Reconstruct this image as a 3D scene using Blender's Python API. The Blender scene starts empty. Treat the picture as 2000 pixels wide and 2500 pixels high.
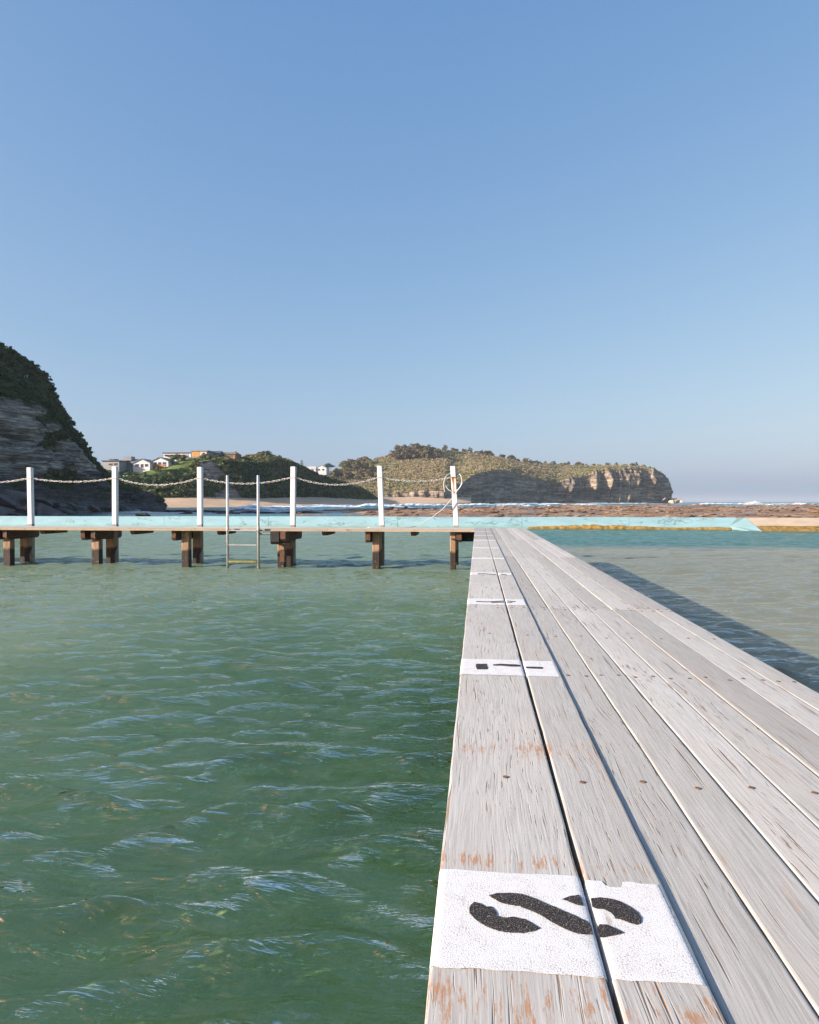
import bpy, bmesh, math, random
import numpy as np
from mathutils import Vector, Matrix
from mathutils.bvhtree import BVHTree

SC = bpy.context.scene
COL = SC.collection
R = math.radians

# ------------------------------------------------------------------ camera
CAM = np.array([0.0, 0.0, 1.53])
FPX = 1667.0                      # focal length in pixels of the 2000 x 2500 photograph
YAW = R(5.7)
PITCH = math.atan(25 / FPX)
cam_data = bpy.data.cameras.new('camera')
cam_data.sensor_fit = 'VERTICAL'
cam_data.sensor_height = 36.0
cam_data.lens = 36.0 * FPX / 2500.0
cam_data.clip_start = 0.05
cam_data.clip_end = 40000
cam = bpy.data.objects.new('camera', cam_data)
COL.objects.link(cam)
cam.location = CAM
cam.rotation_euler = (math.pi / 2 - PITCH, 0, YAW)
SC.camera = cam

# ------------------------------------------------------------------ light
SUN_EL = R(20)
SUN_AZ = (-0.88, -0.47)           # direction towards the sun on the ground plane
SUN_ROT = math.atan2(SUN_AZ[0], SUN_AZ[1])
world = bpy.data.worlds.new('World')
SC.world = world
world.use_nodes = True
wn = world.node_tree.nodes
wl = world.node_tree.links
bg = wn['Background']
sky = wn.new('ShaderNodeTexSky')
sky.sky_type = 'NISHITA'
sky.sun_disc = False
sky.sun_elevation = SUN_EL
sky.sun_rotation = SUN_ROT
sky.altitude = 0
sky.air_density = 1.0
sky.dust_density = 1.8
sky.ozone_density = 6.5
hs = wn.new('ShaderNodeHueSaturation')
hs.inputs['Saturation'].default_value = 0.86
hs.inputs['Hue'].default_value = 0.496
wl.new(sky.outputs[0], hs.inputs['Color'])
sp = wn.new('ShaderNodeSeparateColor')
cb = wn.new('ShaderNodeCombineColor')
wl.new(hs.outputs[0], sp.inputs[0])
for ch, (gain, power) in enumerate(((0.92, 1.0), (1.115, 0.66), (1.76, 0.35))):   # colour grade of the whole sky
    pw = wn.new('ShaderNodeMath')
    pw.operation = 'POWER'
    pw.inputs[1].default_value = power
    ml = wn.new('ShaderNodeMath')
    ml.operation = 'MULTIPLY'
    ml.inputs[1].default_value = gain
    wl.new(sp.outputs[ch], pw.inputs[0])
    wl.new(pw.outputs[0], ml.inputs[0])
    wl.new(ml.outputs[0], cb.inputs[ch])
wl.new(cb.outputs[0], bg.inputs[0])
bg.inputs[1].default_value = 0.133
sun_data = bpy.data.lights.new('sun', 'SUN')
sun_data.energy = 5.0
sun_data.angle = R(0.5)
sun_data.color = (1.0, 0.90, 0.78)
sun = bpy.data.objects.new('sun', sun_data)
COL.objects.link(sun)
sd = Vector((SUN_AZ[0], SUN_AZ[1], 0)).normalized() * math.cos(SUN_EL) + Vector((0, 0, math.sin(SUN_EL)))
sun.rotation_euler = sd.to_track_quat('Z', 'Y').to_euler()
sun.location = (-30, -20, 40)
SC.view_settings.view_transform = 'Standard'
SC.view_settings.look = 'None'
SC.view_settings.exposure = 0.98
SC.view_settings.gamma = 1.0
SC.cycles.use_denoising = True
SC.cycles.max_bounces = 6
SC.cycles.sample_clamp_direct = 1.2
SC.cycles.transparent_max_bounces = 12
SC.cycles.caustics_reflective = False
SC.cycles.caustics_refractive = False

# ------------------------------------------------------------------ helpers
rng = np.random.default_rng(7)
random.seed(7)
_perm = np.random.default_rng(3).random((64, 64, 64)).astype(np.float32)


def vnoise(x, y, z=0.0):
    x, y, z = np.broadcast_arrays(np.asarray(x, float), np.asarray(y, float), np.asarray(z, float))
    xi, yi, zi = np.floor(x).astype(int), np.floor(y).astype(int), np.floor(z).astype(int)
    fx, fy, fz = x - xi, y - yi, z - zi
    fx, fy, fz = [f * f * (3 - 2 * f) for f in (fx, fy, fz)]
    g = lambda a, b, c: _perm[(xi + a) & 63, (yi + b) & 63, (zi + c) & 63]
    x00 = g(0, 0, 0) * (1 - fx) + g(1, 0, 0) * fx
    x10 = g(0, 1, 0) * (1 - fx) + g(1, 1, 0) * fx
    x01 = g(0, 0, 1) * (1 - fx) + g(1, 0, 1) * fx
    x11 = g(0, 1, 1) * (1 - fx) + g(1, 1, 1) * fx
    return ((x00 * (1 - fy) + x10 * fy) * (1 - fz) + (x01 * (1 - fy) + x11 * fy) * fz) * 2 - 1


def fbm(x, y, z=0.0, o=4):
    s, a, f = 0.0, 1.0, 1.0
    for i in range(o):
        s = s + a * vnoise(np.asarray(x) * f + 7.3 * i, np.asarray(y) * f + 3.1 * i, np.asarray(z) * f + 5.7 * i)
        a *= 0.5
        f *= 2.03
    return s / 1.6


_fw = np.array([-math.sin(YAW) * math.cos(PITCH), math.cos(YAW) * math.cos(PITCH), -math.sin(PITCH)])
_rt = np.array([math.cos(YAW), math.sin(YAW), 0.0])
_up = np.cross(_rt, _fw)


def ray(px, py):
    return _fw + (px - 1000) / FPX * _rt - (py - 1250) / FPX * _up


def at(px, py, Y):
    """point seen at a photo pixel that stands Y metres ahead"""
    d = ray(px, py)
    return CAM + d * (Y / d[1])


def onz(px, py, z):
    d = ray(px, py)
    return CAM + d * ((z - CAM[2]) / d[2])


def tag(o, label=None, cat=None, group=None, kind=None):
    for k, v in (('label', label), ('category', cat), ('group', group), ('kind', kind)):
        if v:
            o[k] = v
    return o


def empty(name, loc=(0, 0, 0), label=None, cat=None, group=None):
    o = bpy.data.objects.new(name, None)
    o.empty_display_size = 0.2
    COL.objects.link(o)
    o.location = loc
    return tag(o, label, cat, group)


def link(name, me, mat=None, parent=None, loc=None):
    o = bpy.data.objects.new(name, me)
    COL.objects.link(o)
    if mat and not me.materials:
        me.materials.append(mat)
    if parent is not None:
        o.parent = parent
        if loc is None:
            o.matrix_parent_inverse = Matrix.Translation(parent.location).inverted() if not parent.parent else \
                Matrix.Translation(parent.location + parent.parent.location if False else parent.matrix_basis.translation).inverted()
    if loc is not None:
        o.location = loc
    return o


def mesh(name, V, F, mat=None, smooth=False):
    me = bpy.data.meshes.new(name)
    V = np.asarray(V, dtype=np.float32)
    if isinstance(F, np.ndarray):
        n = F.shape[1]
        me.vertices.add(len(V))
        me.vertices.foreach_set('co', V.ravel())
        me.loops.add(F.size)
        me.loops.foreach_set('vertex_index', F.ravel().astype(np.int32))
        me.polygons.add(len(F))
        me.polygons.foreach_set('loop_start', np.arange(0, F.size, n, dtype=np.int32))
        me.polygons.foreach_set('loop_total', np.full(len(F), n, dtype=np.int32))
        me.update(calc_edges=True)
    else:
        me.from_pydata([tuple(map(float, v)) for v in V], [], F)
        me.update()
    if smooth:
        me.polygons.foreach_set('use_smooth', np.ones(len(me.polygons), dtype=bool))
    if mat:
        me.materials.append(mat)
    return me


def attr(me, name, vals):
    a = me.attributes.new(name, 'FLOAT', 'POINT')
    a.data.foreach_set('value', np.asarray(vals, dtype=np.float32).ravel())


def grid_faces(nr, nc):
    i = np.arange(nr - 1)[:, None] * nc + np.arange(nc - 1)[None, :]
    return np.stack([i, i + 1, i + nc + 1, i + nc], -1).reshape(-1, 4)


class MB:
    """collects simple shapes in world space (or local to a thing) into one mesh"""

    def __init__(self):
        self.v, self.f = [], []

    def add(self, V, F):
        n = len(self.v)
        self.v += [tuple(map(float, v)) for v in V]
        self.f += [tuple(i + n for i in f) for f in F]
        return self

    def box(self, x0, x1, y0, y1, z0, z1):
        V = [(x0, y0, z0), (x1, y0, z0), (x1, y1, z0), (x0, y1, z0), (x0, y0, z1), (x1, y0, z1), (x1, y1, z1), (x0, y1, z1)]
        return self.add(V, [(0, 3, 2, 1), (4, 5, 6, 7), (0, 1, 5, 4), (1, 2, 6, 5), (2, 3, 7, 6), (3, 0, 4, 7)])

    def prism(self, pts, y0, y1):
        """polygon in x,z swept from y0 to y1"""
        n = len(pts)
        V = [(p[0], y0, p[1]) for p in pts] + [(p[0], y1, p[1]) for p in pts]
        F = [tuple(range(n)), tuple(range(2 * n - 1, n - 1, -1))]
        F += [(i, i + n, (i + 1) % n + n, (i + 1) % n) for i in range(n)]
        return self.add(V, F)

    def tube(self, pts, r, n=8, cap=True):
        pts = [Vector(p) for p in pts]
        rr = r if isinstance(r, (list, tuple)) else [r] * len(pts)
        rings = []
        ref = Vector((0, 0, 1))
        for i, p in enumerate(pts):
            t = (pts[min(i + 1, len(pts) - 1)] - pts[max(i - 1, 0)]).normalized()
            u = t.cross(ref)
            if u.length < 0.05:
                u = t.cross(Vector((1, 0, 0)))
            u.normalize()
            w = t.cross(u)
            rings.append([p + (u * math.cos(a) + w * math.sin(a)) * rr[i] for a in [2 * math.pi * k / n for k in range(n)]])
        V = [v for q in rings for v in q]
        F = []
        for i in range(len(pts) - 1):
            for k in range(n):
                F.append((i * n + k, i * n + (k + 1) % n, (i + 1) * n + (k + 1) % n, (i + 1) * n + k))
        if cap:
            F.append(tuple(range(n - 1, -1, -1)))
            F.append(tuple((len(pts) - 1) * n + k for k in range(n)))
        return self.add(V, F)

    def build(self, name, mat, parent=None, bevel=0, smooth=False, origin=None):
        me = bpy.data.meshes.new(name)
        V = self.v
        off = Vector((0, 0, 0))
        if origin is not None:
            off = Vector(origin)
            V = [tuple(Vector(v) - off) for v in V]
        me.from_pydata(V, [], self.f)
        bm = bmesh.new()
        bm.from_mesh(me)
        bmesh.ops.recalc_face_normals(bm, faces=bm.faces)
        if bevel:
            bmesh.ops.bevel(bm, geom=[e for e in bm.edges if e.calc_face_angle(0) > 0.5], offset=bevel, segments=1, affect='EDGES')
        bm.to_mesh(me)
        bm.free()
        if smooth:
            me.polygons.foreach_set('use_smooth', np.ones(len(me.polygons), dtype=bool))
        me.materials.append(mat)
        o = bpy.data.objects.new(name, me)
        COL.objects.link(o)
        o.location = off
        if parent is not None:
            o.parent = parent
            M = parent.matrix_basis.copy()
            q = parent.parent
            while q is not None:
                M = q.matrix_basis @ M if False else M
                q = q.parent
            o.matrix_parent_inverse = wmat(parent).inverted()
        return o


def wmat(o):
    m = o.matrix_basis
    if o.parent is not None:
        m = wmat(o.parent) @ o.matrix_parent_inverse @ m
    return m


def put(name, me, parent=None, loc=(0, 0, 0), rot=(0, 0, 0), scale=None):
    """link a shared mesh at a world place, parented in place"""
    o = bpy.data.objects.new(name, me)
    COL.objects.link(o)
    o.location = loc
    o.rotation_euler = rot
    if scale is not None:
        o.scale = scale
    if parent is not None:
        o.parent = parent
        o.matrix_parent_inverse = wmat(parent).inverted()
    return o


# ------------------------------------------------------------------ materials
class N:
    """tiny node-graph writer"""

    def __init__(self, name):
        self.m = bpy.data.materials.new(name)
        self.m.use_nodes = True
        self.t = self.m.node_tree
        self.n, self.l = self.t.nodes, self.t.links
        self.b = self.n.get('Principled BSDF')
        self.out = self.n.get('Material Output')

    def node(self, typ, ins=None, **kw):
        x = self.n.new(typ)
        for k, v in kw.items():
            setattr(x, k, v)
        for k, v in (ins or {}).items():
            self.set(x.inputs[k], v)
        return x

    def set(self, sock, v):
        if isinstance(v, bpy.types.NodeSocket):
            self.l.new(v, sock)
        elif isinstance(v, (tuple, list)) and sock.type == 'RGBA' and len(v) == 3:
            sock.default_value = (*v, 1)
        else:
            sock.default_value = v

    def math(self, op, a, b=0.0, c=0.0, clamp=False):
        x = self.node('ShaderNodeMath', {0: a, 1: b, 2: c}, operation=op, use_clamp=clamp)
        return x.outputs[0]

    def mix(self, f, a, b, blend='MIX'):
        x = self.node('ShaderNodeMix', data_type='RGBA', blend_type=blend)
        self.set(x.inputs[0], f)
        self.set(x.inputs[6], a)
        self.set(x.inputs[7], b)
        return x.outputs[2]

    def coord(self, kind='Object', scale=(1, 1, 1), rnd=False, rot=(0, 0, 0)):
        if kind == 'Position':
            v = self.node('ShaderNodeNewGeometry').outputs['Position']
        else:
            v = self.node('ShaderNodeTexCoord').outputs[kind]
        if rnd:
            r = self.node('ShaderNodeObjectInfo').outputs['Random']
            c = self.node('ShaderNodeCombineXYZ', {0: self.math('MULTIPLY', r, 37.0), 1: self.math('MULTIPLY', r, 91.0), 2: self.math('MULTIPLY', r, 17.0)})
            v = self.node('ShaderNodeVectorMath', {0: v, 1: c.outputs[0]}, operation='ADD').outputs[0]
        return self.node('ShaderNodeMapping', {0: v, 2: rot, 3: scale}).outputs[0]

    def noise(self, vec, scale=5.0, detail=4.0, rough=0.55, dist=0.0):
        x = self.node('ShaderNodeTexNoise', {'Vector': vec, 'Scale': scale, 'Detail': detail, 'Roughness': rough, 'Distortion': dist})
        return x.outputs[0]

    def ramp(self, f, *stops, smooth=False):
        x = self.node('ShaderNodeValToRGB', {0: f})
        e = x.color_ramp.elements
        while len(e) < len(stops):
            e.new(0.5)
        for el, (p, c) in zip(e, stops):
            el.position = p
            el.color = (*c, 1) if isinstance(c, tuple) else (c, c, c, 1)
        if smooth:
            x.color_ramp.interpolation = 'EASE'
        return x.outputs[0]

    def step(self, v, a, b):
        return self.node('ShaderNodeMapRange', {0: v, 1: a, 2: b, 3: 0.0, 4: 1.0}, clamp=True).outputs[0]

    def bump(self, h, strength=0.3, dist=0.01, normal=None):
        x = self.node('ShaderNodeBump', {'Height': h, 'Strength': strength, 'Distance': dist})
        if normal is not None:
            self.set(x.inputs['Normal'], normal)
        return x.outputs[0]

    def finish(self, color=None, rough=0.7, normal=None, metal=0.0, spec=0.4):
        if color is not None:
            self.set(self.b.inputs['Base Color'], color)
        self.set(self.b.inputs['Roughness'], rough)
        self.set(self.b.inputs['Metallic'], metal)
        self.set(self.b.inputs['Specular IOR Level'], spec)
        if normal is not None:
            self.set(self.b.inputs['Normal'], normal)
        return self.m


def mat_simple(name, col, rough=0.7, var=0.25, scale=3.0, bump=0.0, metal=0.0, spec=0.35, kind='Object'):
    g = N(name)
    c = g.coord(kind, rnd=True)
    n = g.noise(c, scale, 5)
    dark = tuple(x * (1 - var) for x in col)
    lite = tuple(min(1, x * (1 + var)) for x in col)
    color = g.ramp(n, (0.3, dark), (0.7, lite))
    nm = g.bump(n, bump, 0.02) if bump else None
    return g.finish(color, rough, nm, metal, spec)


def mat_deck(name, stains=False, tint=1.0, warm=(0.985, 0.972, 0.948)):
    """sun-bleached grey hardwood: grain along local Y, open checks, tan wear"""
    g = N(name)
    base = g.coord('Object', (1, 1, 1), rnd=True)
    wob = g.noise(g.coord('Object', (3.0, 1.4, 3), rnd=True), 1.0, 2)
    off = g.node('ShaderNodeCombineXYZ', {0: g.math('MULTIPLY', g.math('SUBTRACT', wob, 0.5), 0.06)}).outputs[0]
    vec = g.node('ShaderNodeVectorMath', {0: base, 1: off}, operation='ADD').outputs[0]
    mp = lambda s: g.node('ShaderNodeMapping', {0: vec, 3: s}).outputs[0]
    grain = g.noise(mp((260, 7, 60)), 1.0, 6, 0.68)
    broad = g.noise(mp((9, 1.3, 6)), 1.0, 4, 0.6)
    big = g.noise(mp((2.5, 0.9, 2)), 1.0, 2)
    rnd = g.node('ShaderNodeObjectInfo').outputs['Random']
    t = tint
    col = g.ramp(grain, (0.30, (0.36 * t, 0.35 * t, 0.33 * t)), (0.52, (0.52 * t, 0.505 * t, 0.48 * t)), (0.72, (0.62 * t, 0.60 * t, 0.57 * t)))
    col = g.mix(g.math('MULTIPLY', g.step(broad, 0.42, 0.72), 0.55), col, (0.50 * t, 0.47 * t, 0.42 * t))
    dark = g.ramp(rnd, (0.0, 0.78), (0.5, 0.97), (1.0, 1.08))
    col = g.mix(1.0, col, dark, 'MULTIPLY')
    col = g.mix(g.math('MULTIPLY', g.step(big, 0.50, 0.70), 0.25), col, (0.35 * t, 0.33 * t, 0.30 * t))
    # open checks: thin lens-shaped cracks
    ck = g.noise(mp((190, 11, 8)), 1.0, 2.5, 0.5)
    msk = g.step(g.noise(mp((7, 1.5, 3)), 1.0, 2), 0.46, 0.66)
    crack = g.math('MULTIPLY', g.step(ck, 0.62, 0.69), msk)
    ck2 = g.noise(mp((120, 2.2, 5)), 1.0, 2, 0.5)
    crack2 = g.math('MULTIPLY', g.step(ck2, 0.655, 0.71), 0.85)
    allc = g.math('MAXIMUM', crack, crack2)
    col = g.mix(g.math('MULTIPLY', allc, 0.8), col, (0.17, 0.105, 0.06))
    # tan worn patches
    tan = g.math('MULTIPLY', g.step(g.noise(mp((22, 3, 6)), 1.0, 5, 0.7), 0.60, 0.70), g.step(g.noise(mp((4, 1.0, 2)), 1.0, 2), 0.50, 0.66))
    col = g.mix(g.math('MULTIPLY', tan, 0.6), col, (0.44, 0.27, 0.15))
    if stains:
        pos = g.node('ShaderNodeNewGeometry').outputs['Position']
        y = g.node('ShaderNodeSeparateXYZ', {0: pos}).outputs[1]
        x_ = g.node('ShaderNodeSeparateXYZ', {0: pos}).outputs[0]
        d = None
        for e, wd in ((0.84, 0.20), (1.175, 0.10), (1.72, 0.26), (2.436, 0.02)):
            k = g.math('SUBTRACT', 1.0, g.math('DIVIDE', g.math('ABSOLUTE', g.math('SUBTRACT', y, e)), wd), clamp=True)
            d = k if d is None else g.math('MAXIMUM', d, k)
        st = g.noise(mp((75, 9, 10)), 1.0, 6, 0.8)
        thr = g.math('SUBTRACT', 0.74, g.math('MULTIPLY', d, 0.24))
        s = g.math('MULTIPLY', g.step(g.math('SUBTRACT', st, thr), 0.0, 0.07), g.step(d, 0.02, 0.2))
        col = g.mix(g.math('MULTIPLY', s, 0.85), col, (0.42, 0.21, 0.10))
    h = g.math('SUBTRACT', g.math('MULTIPLY', grain, 0.5), g.math('MULTIPLY', allc, 1.2))
    col = g.mix(1.0, col, warm, 'MULTIPLY')
    return g.finish(col, 0.78, g.bump(h, 0.5, 0.003), spec=0.25)


def mat_pile():
    """hardwood pile: warm bare wood above, dark wet weed below"""
    g = N('pile_wood')
    c = g.coord('Position', (1, 1, 1))
    z = g.node('ShaderNodeSeparateXYZ', {0: c}).outputs[2]
    n = g.noise(g.coord('Position', (40, 40, 3)), 1.0, 5)
    n2 = g.noise(g.coord('Position', (8, 8, 6)), 1.0, 3)
    wood = g.ramp(n, (0.3, (0.18, 0.10, 0.055)), (0.7, (0.42, 0.28, 0.17)))
    wet = g.ramp(n, (0.3, (0.009, 0.008, 0.007)), (0.75, (0.065, 0.04, 0.025)))
    lvl = g.math('ADD', z, g.math('MULTIPLY', g.math('SUBTRACT', n2, 0.5), 0.12))
    col = g.mix(g.step(lvl, 0.37, 0.43), wet, wood)
    shell = g.node('ShaderNodeTexVoronoi', {'Vector': c, 'Scale': 26.0}).outputs['Distance']
    sh = g.math('MULTIPLY', g.math('LESS_THAN', shell, 0.16), g.math('MULTIPLY', g.step(z, 0.32, 0.2), g.step(n2, 0.52, 0.6)))
    col = g.mix(sh, col, (0.6, 0.6, 0.56))
    return g.finish(col, 0.75, g.bump(n, 0.5, 0.01))


def mat_beam():
    g = N('beam_wood')
    c = g.coord('Object', (30, 4, 30), rnd=True)
    n = g.noise(c, 1.0, 5)
    col = g.ramp(n, (0.3, (0.05, 0.026, 0.016)), (0.7, (0.17, 0.085, 0.047)))
    return g.finish(col, 0.8, g.bump(n, 0.4, 0.01))


def mat_white_post():
    g = N('white_post_paint')
    n = g.noise(g.coord('Object', (12, 12, 2), rnd=True), 1.0, 4)
    col = g.ramp(n, (0.3, (0.62, 0.61, 0.60)), (0.7, (0.72, 0.71, 0.70)))
    ch = g.noise(g.coord('Object', (30, 30, 9), rnd=True), 1.0, 5, 0.7)
    col = g.mix(g.math('MULTIPLY', g.step(ch, 0.66, 0.71), 0.6), col, (0.30, 0.25, 0.20))
    return g.finish(col, 0.5, g.bump(n, 0.2, 0.005))


def mat_patch():
    g = N('white_deck_paint')
    n = g.noise(g.coord('Position', (1, 1, 1)), 420.0, 3, 0.6)
    n2 = g.noise(g.coord('Position', (1, 1, 1)), 38.0, 4, 0.6)
    v = g.math('ADD', g.math('MULTIPLY', n, 0.75), g.math('MULTIPLY', n2, 0.25))
    col = g.ramp(v, (0.36, (0.34, 0.27, 0.21)), (0.43, (0.68, 0.67, 0.65)), (0.6, (0.76, 0.75, 0.74)))
    w = g.noise(g.coord('Position', (60, 8, 10)), 1.0, 6, 0.75)
    w2 = g.noise(g.coord('Position', (9, 7, 10)), 1.0, 3)
    k = g.step(g.math('ADD', w, g.math('MULTIPLY', w2, 0.35)), 0.79, 0.86)
    col = g.mix(g.math('MULTIPLY', k, 0.7), col, (0.42, 0.36, 0.29))
    return g.finish(col, 0.75, g.bump(n, 0.5, 0.002), spec=0.2)


def mat_glyph():
    g = N('black_deck_paint')
    n = g.noise(g.coord('Position', (1, 1, 1)), 480.0, 3, 0.6)
    col = g.ramp(n, (0.35, (0.018, 0.018, 0.022)), (0.57, (0.05, 0.047, 0.05)), (0.64, (0.36, 0.28, 0.19)))
    return g.finish(col, 0.8, g.bump(n, 0.9, 0.003), spec=0.2)


def mat_pool_wall(name, base, cracks=True):
    g = N(name)
    pos = g.coord('Position', (1, 1, 1))
    n = g.noise(g.coord('Position', (0.9, 0.9, 3)), 1.0, 5)
    col = g.ramp(n, (0.32, tuple(x * 0.86 for x in base)), (0.62, base), (0.8, tuple(min(0.85, x * 1.12) for x in base)))
    if cracks:
        w = g.noise(g.coord('Position', (0.55, 0.5, 1.6)), 1.0, 7, 0.66)
        line = g.math('ABSOLUTE', g.math('SUBTRACT', w, 0.5))
        mask = g.step(g.noise(g.coord('Position', (0.33, 1, 2.2)), 1.0, 2), 0.46, 0.56)
        k = g.math('MULTIPLY', g.step(line, 0.014, 0.004), mask)
        col = g.mix(g.math('MULTIPLY', k, 0.8), col, (0.06, 0.10, 0.10))
        chips = g.math('MULTIPLY', g.step(g.noise(g.coord('Position', (5, 5, 7)), 1.0, 4), 0.69, 0.72), 0.75)
        col = g.mix(chips, col, (0.22, 0.24, 0.22))
        z = g.node('ShaderNodeSeparateXYZ', {0: pos}).outputs[2]
        al = g.step(g.math('ADD', z, g.math('MULTIPLY', n, 0.14)), 0.27, 0.13)
        col = g.mix(g.math('MULTIPLY', al, 0.5), col, (0.20, 0.33, 0.20))
        st = g.step(g.noise(g.coord('Position', (2.2, 2, 0.25)), 1.0, 4), 0.55, 0.75)
        col = g.mix(g.math('MULTIPLY', st, 0.22), col, (0.30, 0.34, 0.28))
    return g.finish(col, 0.7, g.bump(n, 0.3, 0.03))


def mat_water():
    g = N('pool_water')
    for nd in [g.b]:
        g.n.remove(nd)
    pos = g.node('ShaderNodeNewGeometry').outputs['Position']
    sep = g.node('ShaderNodeSeparateXYZ', {0: pos})
    x, y = sep.outputs[0], sep.outputs[1]
    r1 = g.noise(g.coord('Position', (2.8, 9.5, 1), rot=(0, 0, 0.10)), 1.0, 3, 0.5, 0.7)
    r2 = g.noise(g.coord('Position', (1.3, 4.2, 1), rot=(0, 0, -0.12)), 1.0, 3, 0.5, 0.4)
    r3 = g.noise(g.coord('Position', (5, 28, 1), rot=(0, 0, 0.06)), 1.0, 3, 0.6, 0.8)
    h = g.math('ADD', g.math('ADD', g.math('MULTIPLY', r1, 0.34), g.math('MULTIPLY', r2, 0.9)), g.math('MULTIPLY', r3, 0.16))
    nm = g.bump(h, 1.0, 0.23)
    fr = g.node('ShaderNodeFresnel', {'IOR': 1.62, 'Normal': nm}).outputs[0]
    gl = g.node('ShaderNodeBsdfGlossy', {'Color': (1, 1, 1), 'Roughness': 0.035, 'Normal': nm}).outputs[0]
    # suspended silt: green beside the jetty, sandy further off, deep teal against the far wall
    big = g.noise(g.coord('Position', (0.16, 0.22, 1)), 1.0, 3)
    ex = g.math('ADD', x, g.math('MULTIPLY', g.math('SUBTRACT', big, 0.5), 5.0))
    left = g.step(ex, -1.6, -6.0)
    far = g.step(g.math('ADD', y, g.math('MULTIPLY', g.math('SUBTRACT', big, 0.5), 6.0)), 5.0, 12.0)
    right = g.step(x, 0.3, 1.6)
    sandy = g.math('MAXIMUM', g.math('MULTIPLY', g.math('MAXIMUM', left, far), 0.8), right)
    col = g.mix(sandy, (0.17, 0.37, 0.165), g.mix(right, (0.31, 0.39, 0.265), (0.46, 0.45, 0.31)))
    teal = g.math('MULTIPLY', g.step(g.math('ADD', y, g.math('MULTIPLY', big, 4.0)), 24.0, 27.0), g.step(x, -2.0, 3.0))
    col = g.mix(g.math('MULTIPLY', teal, 0.9), col, (0.05, 0.22, 0.19))
    up = g.node('ShaderNodeCombineXYZ', {2: 1.0}).outputs[0]
    df = g.node('ShaderNodeBsdfDiffuse', {'Color': col, 'Normal': up}).outputs[0]
    tr = g.node('ShaderNodeBsdfTransparent', {'Color': (0.80, 0.93, 0.74)}).outputs[0]
    f = g.math('SUBTRACT', g.math('ADD', 0.19, g.math('MULTIPLY', sandy, 0.43)), g.math('MULTIPLY', g.math('MULTIPLY', right, g.step(y, 26.0, 20.0)), 0.14))
    body = g.node('ShaderNodeMixShader', {0: f, 1: tr, 2: df}).outputs[0]
    top = g.node('ShaderNodeMixShader', {0: fr, 1: body, 2: gl}).outputs[0]
    g.l.new(top, g.out.inputs[0])
    return g.m


def mat_sea(name='sea_water', foam=0.0):
    g = N(name)
    v = g.coord('Position', (0.05, 0.22, 1))
    n = g.noise(v, 1.0, 6, 0.6)
    n2 = g.noise(g.coord('Position', (0.6, 1.6, 1)), 1.0, 4, 0.6)
    col = g.ramp(n, (0.35, (0.02, 0.10, 0.135)), (0.65, (0.05, 0.20, 0.22)))
    at_ = g.node('ShaderNodeAttribute', attribute_name='foam').outputs['Fac']
    fn = g.noise(g.coord('Position', (0.35, 0.9, 1.4)), 1.0, 5, 0.65)
    k = g.step(g.math('ADD', at_, g.math('MULTIPLY', g.math('SUBTRACT', fn, 0.5), 1.1)), 0.42, 0.58)
    col = g.mix(k, col, (0.80, 0.82, 0.83))
    rough = g.math('ADD', 0.22, g.math('MULTIPLY', k, 0.6))
    h = g.math('ADD', n, g.math('MULTIPLY', n2, 0.4))
    return g.finish(col, rough, g.bump(h, 0.6, 0.6), spec=0.35)


def mat_land(name, veg1, veg2, rock1, rock2, band=0.5, bscale=1.0, low=None):
    g = N(name)
    at_ = g.node('ShaderNodeAttribute', attribute_name='rock').outputs['Fac']
    gr = g.node('ShaderNodeAttribute', attribute_name='grass').outputs['Fac']
    pos = g.coord('Position', (1, 1, 1))
    n = g.noise(g.coord('Position', (0.12 * bscale, 0.12 * bscale, 0.12 * bscale)), 1.0, 6, 0.62)
    veg = g.ramp(n, (0.35, veg1), (0.65, veg2))
    strata = g.noise(g.coord('Position', (0.03 * bscale, 0.03 * bscale, band)), 1.0, 6, 0.62, 0.3)
    rock = g.ramp(strata, (0.32, rock1), (0.5, tuple((a + b) / 2 for a, b in zip(rock1, rock2))), (0.68, rock2))
    fine = g.noise(g.coord('Position', (0.12 * bscale, 0.12 * bscale, band * 3.2)), 1.0, 6, 0.7, 0.5)
    rock = g.mix(0.85, rock, g.ramp(fine, (0.38, 0.22), (0.5, 0.95), (0.62, 1.75)), 'MULTIPLY')
    blotch = g.noise(g.coord('Position', (0.25 * bscale, 0.25 * bscale, 0.35 * bscale)), 1.0, 5, 0.6)
    rock = g.mix(g.math('MULTIPLY', g.step(blotch, 0.5, 0.7), 0.45), rock, tuple(a * 0.55 for a in rock1))
    if low is not None:
        zz = g.node('ShaderNodeSeparateXYZ', {0: pos}).outputs[2]
        sh = g.step(g.math('ADD', zz, g.math('MULTIPLY', blotch, 5.0)), low + 3.6, low + 1.4)
        rock = g.mix(g.math('MULTIPLY', sh, 0.8), rock, tuple(a * 0.9 for a in rock1))
    k = g.step(g.math('ADD', at_, g.math('MULTIPLY', g.math('SUBTRACT', blotch, 0.5), 0.9)), 0.42, 0.58)
    col = g.mix(k, veg, rock)
    col = g.mix(gr, col, (0.17, 0.21, 0.055))
    return g.finish(col, 0.95, g.bump(strata, 0.8, 0.9 / bscale), spec=0.1)


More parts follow.
